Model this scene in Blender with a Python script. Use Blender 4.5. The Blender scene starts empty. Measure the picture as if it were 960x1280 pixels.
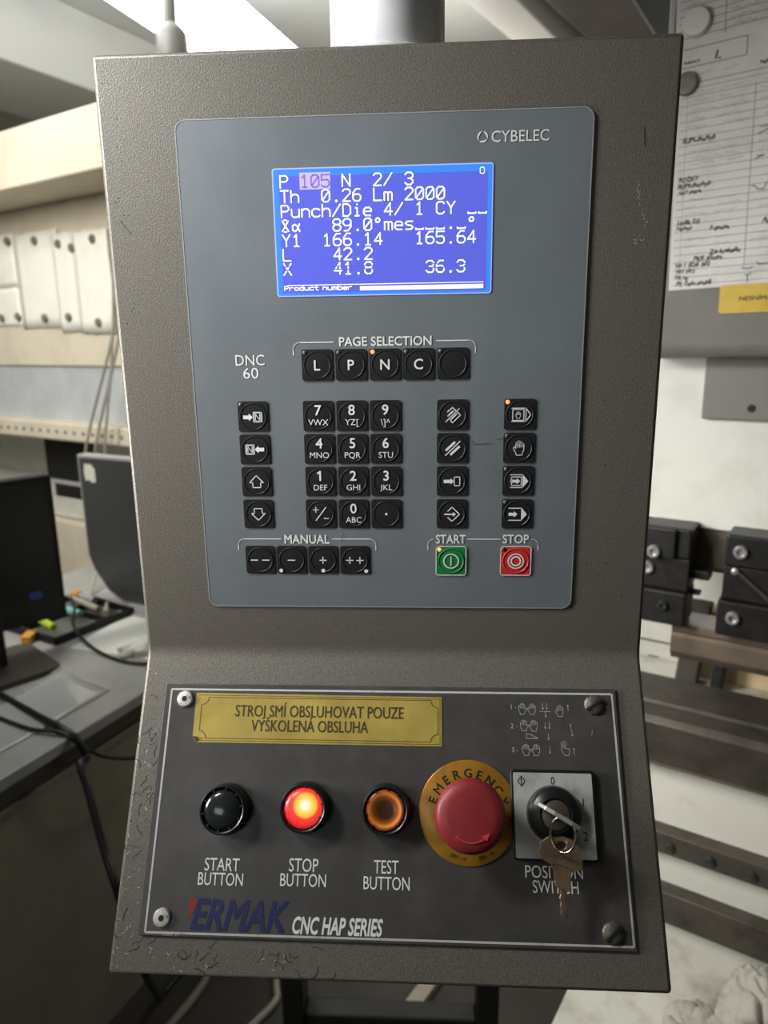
import bpy, bmesh, math, random
from math import sin, cos, pi, radians, sqrt, atan2
from mathutils import Vector, Matrix, Euler

# ------------------------------------------------------------------ camera
sc = bpy.context.scene
COL = sc.collection
ZB = 1.31595                       # height of the fold of the control box above the floor
TILT = 0.56415                     # outward tilt of the lower face

cd = bpy.data.cameras.new('camera')
cam = bpy.data.objects.new('camera', cd)
COL.objects.link(cam)
cam.matrix_world = Matrix(((0.998342, 0.000839, 0.057548, 0.022235),
                           (0.055810, 0.230206, -0.971540, -0.406057),
                           (-0.014063, 0.973142, 0.229778, 1.5),
                           (0, 0, 0, 1)))
cd.sensor_fit = 'VERTICAL'
cd.sensor_height = 36.0
cd.lens = 899.77 / 1280 * 36.0
cd.clip_start = 0.01
cd.dof.use_dof = True
cd.dof.focus_distance = 0.40
cd.dof.aperture_fstop = 10.0
sc.camera = cam

# ------------------------------------------------------------------ light and exposure
sc.view_settings.view_transform = 'Standard'
sc.view_settings.look = 'None'
sc.view_settings.gamma = 1.0
sc.view_settings.use_curve_mapping = False
sc.view_settings.exposure = 0.0

w = bpy.data.worlds.new('world')
sc.world = w
w.use_nodes = True
w.node_tree.nodes['Background'].inputs[0].default_value = (0.8, 0.85, 0.9, 1)
w.node_tree.nodes['Background'].inputs[1].default_value = 0.02


def area(name, loc, target, sx, sy, power, col=(1, 1, 1), spread=180):
    d = bpy.data.lights.new(name, 'AREA')
    d.shape = 'RECTANGLE'
    d.size = sx
    d.size_y = sy
    d.energy = power
    d.color = col
    d.spread = radians(spread)
    o = bpy.data.objects.new(name, d)
    o.location = loc
    o.rotation_euler = (Vector(target) - Vector(loc)).to_track_quat('-Z', 'Y').to_euler()
    COL.objects.link(o)
    return o


# hall light behind the viewer, then unseen lights added to brighten box and machines
area('hall_light_behind', (-1.15, -2.6, 2.5), (-0.1, 0, 1.5), 0.9, 0.5, 4.2, (0.88, 0.94, 1.0))
area('box_fill_left', (-0.58, -0.15, 1.46), (-0.08, 0.0, 1.42), 0.12, 0.20, 1.8, (1.0, 0.99, 0.97), 120)  # added unseen light, brightens the left side of the control box
area('box_fill_above', (-0.44, -0.20, 1.86), (-0.12, 0.0, 1.62), 0.12, 0.20, 1.1, (0.95, 0.98, 1.0), 72)  # added unseen light for the glow at the box's upper left
area('press_brake_fill', (-0.75, 0.22, 1.60), (0.45, 0.65, 0.80), 0.3, 0.6, 4.5, (1.0, 0.98, 0.93), 75)  # added unseen light aimed at the press brake front
area('cream_press_fill', (-1.75, 0.7, 2.6), (-1.9, 2.6, 1.4), 0.3, 1.3, 30, (1.0, 0.97, 0.90), 120)  # added unseen light, brightens the cream press and its papers


def point_fill(name, loc, r, power, col):
    d = bpy.data.lights.new(name, 'POINT')
    d.shadow_soft_size = r
    d.energy = power
    d.color = col
    o = bpy.data.objects.new(name, d)
    o.location = loc
    COL.objects.link(o)


point_fill('fill_behind_post', (0.12, 3.3, 2.4), 0.12, 30, (1.0, 0.97, 0.9))  # added point light hidden by the box, brightens the ceiling beyond
point_fill('fill_behind_press', (1.25, 2.2, 1.9), 0.15, 25, (1.0, 0.96, 0.88))  # added point light hidden by the cover, lifts ceiling and back wall


# ------------------------------------------------------------------ materials
def S(r, g, b):
    def f(c):
        c = c / 255.0
        return c / 12.92 if c <= 0.04045 else ((c + 0.055) / 1.055) ** 2.4
    return (f(r), f(g), f(b), 1)


def mat(name, col, rough=0.5, metal=0.0, noise=None, bump=None, emit=None, spec=0.5, rnoise=None, coat=0.0):
    """noise = (scale, colour2, contrast lo, hi); bump = (scale, strength, distance)"""
    m = bpy.data.materials.new(name)
    m.use_nodes = True
    nt = m.node_tree
    b = nt.nodes['Principled BSDF']
    b.inputs['Base Color'].default_value = col
    b.inputs['Roughness'].default_value = rough
    b.inputs['Metallic'].default_value = metal
    b.inputs['Specular IOR Level'].default_value = spec
    b.inputs['Coat Weight'].default_value = coat
    tc = nt.nodes.new('ShaderNodeTexCoord')
    if noise:
        n = nt.nodes.new('ShaderNodeTexNoise')
        n.inputs['Scale'].default_value = noise[0]
        n.inputs['Detail'].default_value = 6
        n.inputs['Roughness'].default_value = 0.65
        nt.links.new(tc.outputs['Object'], n.inputs['Vector'])
        r = nt.nodes.new('ShaderNodeValToRGB')
        r.color_ramp.elements[0].position = noise[2]
        r.color_ramp.elements[1].position = noise[3]
        r.color_ramp.elements[0].color = col
        r.color_ramp.elements[1].color = noise[1]
        nt.links.new(n.outputs['Fac'], r.inputs['Fac'])
        nt.links.new(r.outputs['Color'], b.inputs['Base Color'])
    if rnoise:
        n = nt.nodes.new('ShaderNodeTexNoise')
        n.inputs['Scale'].default_value = rnoise[0]
        n.inputs['Detail'].default_value = 5
        nt.links.new(tc.outputs['Object'], n.inputs['Vector'])
        r = nt.nodes.new('ShaderNodeMapRange')
        r.inputs['From Min'].default_value = 0.35
        r.inputs['From Max'].default_value = 0.65
        r.inputs['To Min'].default_value = rnoise[1]
        r.inputs['To Max'].default_value = rnoise[2]
        nt.links.new(n.outputs['Fac'], r.inputs['Value'])
        nt.links.new(r.outputs['Result'], b.inputs['Roughness'])
    if bump:
        n = nt.nodes.new('ShaderNodeTexNoise')
        n.inputs['Scale'].default_value = bump[0]
        n.inputs['Detail'].default_value = 3
        nt.links.new(tc.outputs['Object'], n.inputs['Vector'])
        bp = nt.nodes.new('ShaderNodeBump')
        bp.inputs['Strength'].default_value = bump[1]
        bp.inputs['Distance'].default_value = bump[2]
        nt.links.new(n.outputs['Fac'], bp.inputs['Height'])
        nt.links.new(bp.outputs['Normal'], b.inputs['Normal'])
    if emit:
        b.inputs['Emission Color'].default_value = emit[0]
        b.inputs['Emission Strength'].default_value = emit[1]
    return m


M = {}
M['housing'] = mat('hammered_brown_grey_paint', S(98, 93, 84), 0.42, 0.25, noise=(900, S(120, 114, 104), 0.35, 0.65),
                   bump=(1300, 0.5, 0.0004))
M['overlay'] = mat('blue_grey_overlay_film', S(104, 109, 112), 0.44, 0, noise=(14, S(113, 119, 122), 0.35, 0.7), rnoise=(30, 0.40, 0.5))
M['overlay_rim'] = mat('overlay_cut_edge', S(150, 152, 150), 0.4)
M['plate'] = mat('dark_engraved_laminate', S(66, 63, 60), 0.3, 0, noise=(35, S(78, 74, 70), 0.4, 0.7), rnoise=(45, 0.30, 0.38),
                 bump=(160, 0.12, 0.0006))
M['white_ink'] = mat('white_print', S(228, 228, 222), 0.5)
M['grey_ink'] = mat('worn_white_print', S(176, 174, 166), 0.5, noise=(500, S(120, 118, 112), 0.5, 0.75))
M['line_ink'] = mat('worn_border_print', S(190, 188, 182), 0.45, noise=(160, S(140, 138, 132), 0.55, 0.8))
M['key'] = mat('black_key_film', S(34, 34, 35), 0.38)
M['key_green'] = mat('green_key_film', S(30, 122, 62), 0.4)
M['key_red'] = mat('red_key_film', S(200, 50, 52), 0.4)
M['led_off'] = mat('unlit_indicator', S(95, 92, 90), 0.3)
M['led_red'] = mat('lit_red_indicator', S(255, 90, 60), 0.3, emit=(S(255, 110, 70), 3.0))
M['led_amber'] = mat('lit_amber_indicator', S(255, 150, 80), 0.3, emit=(S(255, 150, 80), 1.6))
M['led_dark'] = mat('dark_red_indicator', S(70, 15, 18), 0.3)
M['lcd'] = mat('screen_blue', S(60, 70, 160), 0.35, noise=None, emit=(S(100, 106, 222), 0.66))
M['lcd_edge'] = mat('screen_edge_blue', S(40, 90, 160), 0.35, emit=(S(60, 128, 226), 0.9))
M['lcd_rim'] = mat('screen_rim_pale', S(140, 150, 200), 0.35, emit=(S(150, 165, 240), 0.7))
M['lcd_text'] = mat('screen_text_pale', S(200, 200, 210), 0.35, emit=(S(228, 228, 248), 0.95))
M['lcd_hi'] = mat('screen_highlight', S(140, 130, 150), 0.35, emit=(S(196, 176, 222), 0.74))
M['lcd_hitext'] = mat('screen_highlight_text', S(100, 90, 170), 0.35, emit=(S(118, 100, 205), 0.75))
M['brass'] = mat('brass_sticker', S(196, 172, 88), 0.32, 0.3, noise=(30, S(176, 152, 78), 0.4, 0.7), rnoise=(40, 0.22, 0.4))
M['black_ink'] = mat('black_print', S(24, 22, 18), 0.5)
M['brown_ink'] = mat('dark_brown_print', S(62, 48, 22), 0.5)
M['em_yellow'] = mat('amber_yellow_plate', S(170, 122, 40), 0.3, 0.3, noise=(60, S(140, 98, 32), 0.45, 0.7))
M['em_red'] = mat('red_mushroom_plastic', S(142, 42, 44), 0.42, noise=(120, S(126, 37, 40), 0.4, 0.7))
M['em_red_light'] = mat('red_plastic_edge', S(196, 66, 66), 0.4)
M['black_plastic'] = mat('black_plastic', S(26, 26, 25), 0.32)
M['black_matte'] = mat('black_matte', S(18, 18, 17), 0.6)
M['lens_dark'] = mat('dark_green_lens', S(30, 36, 32), 0.18, coat=0.5)
M['alu'] = mat('worn_aluminium', S(200, 198, 190), 0.4, 0.35, noise=(70, S(160, 157, 148), 0.5, 0.72))
M['screw'] = mat('zinc_screw', S(205, 203, 192), 0.42, 0.4, noise=(420, S(90, 88, 80), 0.55, 0.68), bump=(500, 0.3, 0.0004))
M['screw_dark'] = mat('tarnished_screw', S(110, 106, 92), 0.45, 0.6, noise=(300, S(56, 53, 46), 0.45, 0.65), bump=(400, 0.5, 0.0006))
M['hole'] = mat('dark_hole', S(8, 8, 8), 0.7)
M['chrome'] = mat('bright_steel', S(205, 203, 198), 0.18, 1.0)
M['keymetal'] = mat('worn_brass_nickel', S(172, 146, 118), 0.34, 0.75, noise=(120, S(140, 116, 92), 0.4, 0.7))
M['navy'] = mat('navy_print', S(32, 38, 82), 0.45, noise=(300, S(44, 48, 84), 0.5, 0.7))
M['logo_red'] = mat('red_print', S(140, 40, 40), 0.45)
M['scratch_dark'] = mat('dark_scratch', S(38, 35, 31), 0.6)
M['scratch_light'] = mat('light_scratch', S(190, 184, 172), 0.5)
M['pipe'] = mat('light_grey_pipe_paint', S(226, 226, 224), 0.32, noise=(60, S(206, 206, 204), 0.5, 0.75), rnoise=(40, 0.25, 0.45))


# red lamp: a filament glow behind a red lens
def lamp_mat():
    m = bpy.data.materials.new('glowing_red_lens')
    m.use_nodes = True
    nt = m.node_tree
    b = nt.nodes['Principled BSDF']
    b.inputs['Base Color'].default_value = S(170, 20, 20)
    b.inputs['Roughness'].default_value = 0.3
    tc = nt.nodes.new('ShaderNodeTexCoord')
    mp = nt.nodes.new('ShaderNodeMapping')
    mp.inputs['Location'].default_value = (-0.0016, 0, -0.0016)
    vl = nt.nodes.new('ShaderNodeVectorMath')
    vl.operation = 'MULTIPLY'
    vl.inputs[1].default_value = (1, 0, 1)
    ln = nt.nodes.new('ShaderNodeVectorMath')
    ln.operation = 'LENGTH'
    nt.links.new(tc.outputs['Object'], mp.inputs['Vector'])
    nt.links.new(mp.outputs['Vector'], vl.inputs[0])
    nt.links.new(vl.outputs['Vector'], ln.inputs[0])
    mr = nt.nodes.new('ShaderNodeMapRange')
    mr.inputs['From Max'].default_value = 0.012
    nt.links.new(ln.outputs['Value'], mr.inputs['Value'])
    r = nt.nodes.new('ShaderNodeValToRGB')
    els = r.color_ramp.elements
    els[0].position = 0.12
    els[0].color = (1, 0.93, 0.75, 1)
    els[1].position = 1.0
    els[1].color = (0.32, 0.012, 0.014, 1)
    for p, c in ((0.30, (1, 0.66, 0.12, 1)), (0.5, (1, 0.42, 0.04, 1)), (0.6, (0.85, 0.05, 0.03, 1)), (0.82, (0.62, 0.03, 0.03, 1))):
        e = els.new(p)
        e.color = c
    nt.links.new(mr.outputs['Result'], r.inputs['Fac'])
    nt.links.new(r.outputs['Color'], b.inputs['Emission Color'])
    b.inputs['Emission Strength'].default_value = 1.15
    return m


def amber_mat():
    m = bpy.data.materials.new('amber_lens')
    m.use_nodes = True
    nt = m.node_tree
    b = nt.nodes['Principled BSDF']
    b.inputs['Roughness'].default_value = 0.25
    tc = nt.nodes.new('ShaderNodeTexCoord')
    vl = nt.nodes.new('ShaderNodeVectorMath')
    vl.operation = 'MULTIPLY'
    vl.inputs[1].default_value = (1, 0, 1)
    ln = nt.nodes.new('ShaderNodeVectorMath')
    ln.operation = 'LENGTH'
    nt.links.new(tc.outputs['Object'], vl.inputs[0])
    nt.links.new(vl.outputs['Vector'], ln.inputs[0])
    mr = nt.nodes.new('ShaderNodeMapRange')
    mr.inputs['From Max'].default_value = 0.010
    nt.links.new(ln.outputs['Value'], mr.inputs['Value'])
    r = nt.nodes.new('ShaderNodeValToRGB')
    els = r.color_ramp.elements
    els[0].position = 0.45
    els[0].color = S(62, 36, 14)
    els[1].position = 0.97
    els[1].color = S(170, 84, 30)
    for p, c in ((0.68, S(150, 78, 24)), (0.85, S(235, 142, 60))):  # brighter ring: light reflected in the lens, painted into its amber
        e = els.new(p)
        e.color = c
    nt.links.new(mr.outputs['Result'], r.inputs['Fac'])
    nt.links.new(r.outputs['Color'], b.inputs['Base Color'])
    return m


M['lens_red'] = lamp_mat()
M['lens_amber'] = amber_mat()

# surroundings
M['machine_white'] = mat('pale_machine_paint', S(206, 205, 196), 0.5, noise=(9, S(186, 184, 172), 0.45, 0.75))
M['machine_dirty'] = mat('stained_machine_paint', S(198, 196, 186), 0.55, noise=(11, S(150, 146, 134), 0.5, 0.72))
M['cream'] = mat('cream_machine_paint', S(214, 204, 184), 0.5, noise=(5, S(196, 186, 166), 0.45, 0.75))
M['band_grey'] = mat('blue_grey_band_paint', S(186, 190, 192), 0.5, noise=(6, S(170, 174, 176), 0.4, 0.7))
M['tool_steel'] = mat('oiled_tool_steel', S(84, 78, 70), 0.42, 0.45, noise=(22, S(60, 55, 48), 0.4, 0.7))
M['tool_brown'] = mat('brown_bar_steel', S(112, 100, 86), 0.45, 0.3, noise=(18, S(86, 76, 64), 0.4, 0.7))
M['clamp'] = mat('black_oxide_clamp', S(30, 29, 28), 0.4, 0.3, noise=(60, S(44, 42, 40), 0.4, 0.7))
M['bolt'] = mat('bolt_steel', S(186, 184, 178), 0.3, 0.7)
M['bolt_dark'] = mat('dark_bolt', S(58, 62, 60), 0.4, 0.5)
M['box_grey'] = mat('grey_cover_paint', S(124, 121, 115), 0.45, noise=(10, S(110, 107, 101), 0.4, 0.7))
M['plate_grey'] = mat('dark_grey_plate', S(110, 107, 100), 0.45)
M['paper'] = mat('paper_sheet', S(214, 211, 204), 0.75, noise=(16, S(192, 188, 180), 0.5, 0.78))
M['paper_white'] = mat('white_paper', S(238, 236, 226), 0.75, noise=(8, S(222, 218, 204), 0.5, 0.8))
M['pencil'] = mat('grey_pencil', S(130, 128, 124), 0.7)
M['line_dark'] = mat('ruled_line_ink', S(78, 76, 72), 0.7)
M['pen'] = mat('black_pen', S(38, 36, 36), 0.6)
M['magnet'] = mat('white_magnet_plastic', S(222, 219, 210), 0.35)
M['magnet_dark'] = mat('dark_magnet', S(110, 106, 96), 0.4)
M['yellow'] = mat('yellow_label_plastic', S(196, 164, 40), 0.45, noise=(30, S(176, 144, 32), 0.5, 0.8))
M['cardboard'] = mat('tan_board', S(214, 190, 150), 0.7, noise=(20, S(190, 160, 118), 0.5, 0.8))
M['rag'] = mat('grey_rag_cloth', S(164, 159, 149), 0.9, noise=(22, S(112, 106, 96), 0.5, 0.72))
M['ceiling'] = mat('ceiling_paint', S(188, 188, 184), 0.8)
M['wall'] = mat('wall_paint', S(206, 202, 190), 0.8)
M['floor'] = mat('concrete_floor', S(78, 75, 66), 0.7, noise=(4, S(62, 59, 52), 0.4, 0.7))
M['beam_grey'] = mat('grey_beam_paint', S(150, 148, 142), 0.6)
M['steel_dark'] = mat('dark_overhead_steel', S(66, 60, 53), 0.6, noise=(5, S(52, 48, 42), 0.4, 0.7))
M['desk_top'] = mat('grey_laminate_top', S(172, 171, 166), 0.35, noise=(6, S(152, 150, 145), 0.4, 0.7))
M['desk_side'] = mat('brown_grey_cabinet', S(150, 144, 130), 0.5, noise=(4, S(134, 128, 115), 0.4, 0.7))
M['desk_edge'] = mat('dark_table_edge', S(70, 67, 60), 0.5)
M['screen_black'] = mat('black_monitor_screen', S(14, 14, 14), 0.28)
M['screen_grey'] = mat('dark_grey_monitor', S(72, 73, 74), 0.3)
M['silver'] = mat('silver_plastic', S(186, 186, 184), 0.35, 0.2)
M['sticker'] = mat('cream_sticker', S(226, 224, 206), 0.6)
M['cord_black'] = mat('black_cord', S(24, 24, 23), 0.4)
M['cord_grey'] = mat('grey_cord', S(150, 146, 132), 0.5)
M['cord_pale'] = mat('pale_cord', S(176, 170, 152), 0.5)
M['green'] = mat('lime_highlighter', S(196, 226, 60), 0.35)
M['teal'] = mat('teal_plastic', S(140, 202, 194), 0.35)
M['orange'] = mat('orange_plastic', S(226, 160, 48), 0.45)
M['film'] = mat('clear_film', S(224, 224, 222), 0.12, coat=1.0)
M['film'].node_tree.nodes['Principled BSDF'].inputs['Alpha'].default_value = 0.42
M['wood'] = mat('pale_batten', S(196, 186, 168), 0.7)
M['lamp_glow'] = mat('lit_fluorescent_diffuser', S(255, 255, 255), 0.5, emit=((0.93, 0.98, 1.0, 1), 9.0))
M['stand'] = mat('black_stand_paint', S(32, 31, 28), 0.5)


# ------------------------------------------------------------------ mesh builder
def plane_map(p):            # (x across, u up, h out of the face) -> local x, y, z
    return (p[0], -p[2], p[1])


class MB:
    def __init__(self, fmap=None):
        self.v, self.f = [], []
        self.m = fmap or (lambda p: p)

    def add(self, vs, fs):
        b = len(self.v)
        self.v += [self.m(p) for p in vs]
        self.f += [tuple(i + b for i in q) for q in fs]
        return self

    def box(self, x0, x1, y0, y1, z0, z1):
        vs = [(x, y, z) for x in (x0, x1) for y in (y0, y1) for z in (z0, z1)]
        return self.add(vs, [(0, 1, 3, 2), (4, 6, 7, 5), (0, 4, 5, 1), (2, 3, 7, 6), (0, 2, 6, 4), (1, 5, 7, 3)])

    def prism(self, pts, z0, z1):
        """polygon in the first two coordinates, extruded along the third"""
        n = len(pts)
        vs = [(p[0], p[1], z0) for p in pts] + [(p[0], p[1], z1) for p in pts]
        fs = [tuple(range(n - 1, -1, -1)), tuple(range(n, 2 * n))]
        fs += [(i, (i + 1) % n, n + (i + 1) % n, n + i) for i in range(n)]
        return self.add(vs, fs)

    def lathe(self, cx, cy, prof, n=40, closed=False):
        """profile (r, h) turned about the third axis at (cx, cy)"""
        vs, fs = [], []
        for r, h in prof:
            r = max(r, 1e-6)
            vs += [(cx + r * cos(2 * pi * i / n), cy + r * sin(2 * pi * i / n), h) for i in range(n)]
        k = len(prof)
        for j in range(k - 1 if not closed else k):
            j2 = (j + 1) % k
            for i in range(n):
                i2 = (i + 1) % n
                fs.append((j * n + i, j * n + i2, j2 * n + i2, j2 * n + i))
        if not closed:
            fs.append(tuple(range(n - 1, -1, -1)))
            fs.append(tuple((k - 1) * n + i for i in range(n)))
        return self.add(vs, fs)

    def tube(self, pts, r, n=10, sub=6):
        P = smooth_path([Vector(p) for p in pts], sub) if sub > 1 else [Vector(p) for p in pts]
        vs, fs = [], []
        up = Vector((0, 0, 1))
        prev = None
        for i, p in enumerate(P):
            t = (P[min(i + 1, len(P) - 1)] - P[max(i - 1, 0)]).normalized()
            if prev is None:
                a = t.cross(up)
                if a.length < 1e-3:
                    a = t.cross(Vector((1, 0, 0)))
                a.normalize()
            else:
                a = (prev - t * prev.dot(t)).normalized()
            prev = a
            b = t.cross(a)
            rr = r(i / (len(P) - 1)) if callable(r) else r
            vs += [tuple(p + a * rr * cos(2 * pi * k / n) + b * rr * sin(2 * pi * k / n)) for k in range(n)]
        for i in range(len(P) - 1):
            for k in range(n):
                k2 = (k + 1) % n
                fs.append((i * n + k, i * n + k2, (i + 1) * n + k2, (i + 1) * n + k))
        fs.append(tuple(range(n - 1, -1, -1)))
        fs.append(tuple((len(P) - 1) * n + k for k in range(n)))
        return self.add(vs, fs)

    def stroke(self, pts, wd, h, closed=False, caps=True):
        """flat printed line of width wd at height h"""
        n = len(pts)
        segs = [(pts[i], pts[(i + 1) % n]) for i in range(n if closed else n - 1)]
        for a, b in segs:
            dx, dy = b[0] - a[0], b[1] - a[1]
            L = sqrt(dx * dx + dy * dy)
            if L < 1e-9:
                continue
            nx, ny = -dy / L * wd / 2, dx / L * wd / 2
            self.add([(a[0] + nx, a[1] + ny, h), (a[0] - nx, a[1] - ny, h), (b[0] - nx, b[1] - ny, h), (b[0] + nx, b[1] + ny, h)],
                     [(0, 1, 2, 3)])
        if caps:
            for p in (pts if closed else (pts if n > 2 else pts)):
                self.disc(p[0], p[1], wd / 2, h, 8)
        return self

    def disc(self, x, y, r, h, n=20):
        return self.add([(x + r * cos(2 * pi * i / n), y + r * sin(2 * pi * i / n), h) for i in range(n)], [tuple(range(n))])

    def ring(self, x, y, r0, r1, h, n=32, a0=0, a1=2 * pi):
        vs, fs = [], []
        for i in range(n + 1):
            a = a0 + (a1 - a0) * i / n
            vs += [(x + r0 * cos(a), y + r0 * sin(a), h), (x + r1 * cos(a), y + r1 * sin(a), h)]
        for i in range(n):
            fs.append((2 * i, 2 * i + 1, 2 * i + 3, 2 * i + 2))
        return self.add(vs, fs)

    def poly(self, pts, h):
        return self.add([(p[0], p[1], h) for p in pts], [tuple(range(len(pts)))])

    def text(self, s, x0, x1, y0, y1, h, bold=0.0, shear=0.0, align='fit', turn=0.0):
        """printed text fitted to the box (bounding box of the glyphs)"""
        vs, fs = glyphs(s, bold, shear)
        if not vs:
            return self
        cap = max(p[1] for p in glyphs('E')[0])
        ax, bx = min(p[0] for p in vs), max(p[0] for p in vs)
        ky = (y1 - y0) / cap
        kx = (x1 - x0) / max(bx - ax, 1e-6) if align == 'fit' else ky * align
        ox = x0 if align == 'fit' else (x0 + x1) / 2 - kx * (bx - ax) / 2
        ca, sa = cos(turn), sin(turn)
        out = []
        for p in vs:
            px, py = (p[0] - ax) * kx, (p[1] if p[1] > 0 or 'J' not in s else p[1] * 0.6) * ky
            out.append((ox + px * ca - py * sa, y0 + px * sa + py * ca, h + p[2]))
        return self.add(out, fs)

    def build(self, name, material, parent=None, loc=(0, 0, 0), rot=(0, 0, 0), smooth=None, bevel=None, fix=True, data=None):
        if data is None:
            data = bpy.data.meshes.new(name)
            data.from_pydata(self.v, [], self.f)
            if fix:
                bm = bmesh.new()
                bm.from_mesh(data)
                bmesh.ops.recalc_face_normals(bm, faces=bm.faces)
                bm.to_mesh(data)
                bm.free()
            data.materials.append(material)
        o = bpy.data.objects.new(name, data)
        COL.objects.link(o)
        o.location = loc
        o.rotation_euler = rot
        if parent:
            o.parent = parent
        if smooth is not None:
            data.polygons.foreach_set('use_smooth', [True] * len(data.polygons))
            try:
                data.set_sharp_from_angle(angle=radians(smooth))
            except Exception:
                pass
        if bevel:
            b = o.modifiers.new('bevel', 'BEVEL')
            b.width = bevel
            b.segments = 3
            b.limit_method = 'ANGLE'
            b.angle_limit = radians(35)
            b.harden_normals = False
        return o


def smooth_path(P, sub):
    out = []
    for i in range(len(P) - 1):
        p0, p1, p2, p3 = P[max(i - 1, 0)], P[i], P[i + 1], P[min(i + 2, len(P) - 1)]
        for k in range(sub):
            t = k / sub
            out.append(0.5 * ((2 * p1) + (p2 - p0) * t + (2 * p0 - 5 * p1 + 4 * p2 - p3) * t * t + (3 * p1 - p0 - 3 * p2 + p3) * t ** 3))
    out.append(P[-1])
    return out


_gl = {}


def glyphs(s, bold=0.0, shear=0.0):
    k = (s, bold, shear)
    if k not in _gl:
        c = bpy.data.curves.new('lettering_source', 'FONT')
        c.body = s
        c.size = 1.0
        c.shear = shear
        c.resolution_u = 3
        c.fill_mode = 'FRONT'
        o = bpy.data.objects.new('lettering_source', c)
        COL.objects.link(o)
        dg = bpy.context.evaluated_depsgraph_get()
        me = bpy.data.meshes.new_from_object(o.evaluated_get(dg))
        vs, fs = [tuple(v.co) for v in me.vertices], [tuple(p.vertices) for p in me.polygons]
        if bold > 0:          # heavier strokes: the outline repeated around itself
            V, F = [], []
            for q in range(8):
                dx, dy = bold * cos(pi * q / 4), bold * sin(pi * q / 4)
                F += [tuple(i + len(V) for i in f) for f in fs]
                V += [(p[0] + dx, p[1] + dy, q * 6e-6) for p in vs]
            vs, fs = V, F
        _gl[k] = (vs, fs)
        bpy.data.objects.remove(o)
        bpy.data.curves.remove(c)
        bpy.data.meshes.remove(me)
    return _gl[k]


def tag(o, label=None, cat=None, group=None, kind=None):
    if label:
        o['label'] = label
    if cat:
        o['category'] = cat
    if group:
        o['group'] = group
    if kind:
        o['kind'] = kind
    return o


def empty(name, loc, rz=0):
    o = bpy.data.objects.new(name, None)
    o.empty_display_size = 0.05
    o.location = loc
    o.rotation_euler = (0, 0, rz)
    COL.objects.link(o)
    return o


def rrect(x0, x1, y0, y1, r, n=6):
    pts = []
    for cx, cy, a in ((x1 - r, y1 - r, 0), (x0 + r, y1 - r, 90), (x0 + r, y0 + r, 180), (x1 - r, y0 + r, 270)):
        for k in range(n + 1):
            t = radians(a + 90 * k / n)
            pts.append((cx + r * cos(t), cy + r * sin(t)))
    return pts


MM = 0.001


def mm(pts):
    return [(p[0] * MM, p[1] * MM) for p in pts]


# ------------------------------------------------------------------ the room
def structure(name, mb, m, **k):
    return tag(mb.build(name, m, **k), kind='structure')


structure('floor', MB().box(-4.5, 4.0, -4.5, 6.0, -0.1, 0.0), M['floor'])
structure('ceiling', MB().box(-4.5, 4.0, -4.5, 6.0, 3.1, 3.2), M['ceiling'])
structure('wall_left', MB().box(-4.6, -4.5, -4.5, 6.0, 0, 3.1), M['wall'])
structure('wall_right', MB().box(4.0, 4.1, -4.5, 6.0, 0, 3.1), M['wall'])
structure('wall_back', MB().box(-4.5, 4.0, 6.0, 6.1, 0, 3.1), M['wall'])
structure('wall_front', MB().box(-4.5, 4.0, -4.6, -4.5, 0, 3.1), M['wall'])


def slab(name, a0, a1, b0, b1, z0, z1, m):
    """ceiling beam: edge line a0->a1, far edge b0->b1 (plan), between two heights"""
    mb = MB()
    mb.add([(p[0], p[1], z) for z in (z0, z1) for p in (a0, a1, b1, b0)],
           [(0, 1, 2, 3), (7, 6, 5, 4), (0, 4, 5, 1), (1, 5, 6, 2), (2, 6, 7, 3), (3, 7, 4, 0)])
    return structure(name, mb, m, bevel=0.01)


def ext(a, b, t0, t1):
    return ((a[0] + (b[0] - a[0]) * t0, a[1] + (b[1] - a[1]) * t0), (a[0] + (b[0] - a[0]) * t1, a[1] + (b[1] - a[1]) * t1))


a0, a1 = ext((-1.858, 3.06), (-1.65, 3.498), -2.0, 5.0)
b0, b1 = ext((-2.238, 3.702), (-2.125, 3.882), -9.0, 9.0)
slab('trim_1', a0, a1, (a0[0] - 0.62, a0[1] + 0.28), (a1[0] - 0.62, a1[1] + 0.28), 2.75, 3.1, M['ceiling'])
a0, a1 = ext((0.166, 2.69), (0.345, 3.011), -6.0, 8.0)
b0, b1 = ext((0.305, 2.702), (0.515, 3.036), -6.0, 8.0)
slab('trim_2', a0, a1, (a0[0] + 0.15, a0[1] - 0.085), (a1[0] + 0.15, a1[1] - 0.085), 2.75, 3.1, M['beam_grey'])

# dark steel gantry running overhead to the right of the pale ceiling beam
gan = empty('overhead_gantry', (1.02, 2.5, 0), radians(58))
tag(gan, 'dark brown overhead steel beam beyond the top right of the control box', 'beam')
MB().box(-2.2, 2.4, -0.42, 0.45, 2.62, 3.1).build('girder', M['steel_dark'], gan, bevel=0.01)
MB().box(-2.2, 2.4, -0.44, -0.30, 2.45, 2.62).build('flange', M['steel_dark'], gan, bevel=0.006)
MB().box(0.15, 0.75, -0.26, 0.02, 2.40, 2.62).build('hanger_block', mat('blue_black_steel', S(52, 54, 54), 0.5), gan, bevel=0.01)

# fluorescent ceiling fixture
lf = empty('fluorescent_light', (-0.92, 2.60, 0), radians(75.3))
tag(lf, 'bright white fluorescent fixture under the ceiling above the control box, upper left', 'ceiling light')
MB().box(-1.3, 0.72, -0.06, 0.06, 2.79, 2.86).build('fixture_body', M['silver'], lf, bevel=0.01)
MB().box(-1.28, 0.70, -0.215, 0.215, 2.74, 2.785).build('diffuser', M['lamp_glow'], lf, bevel=0.008)
for xx in (-0.8, 0.3):
    MB().tube([(xx, 0, 2.85), (xx, 0, 3.1)], 0.008, 8, 1).build('suspension_rod', M['silver'], lf)

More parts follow.
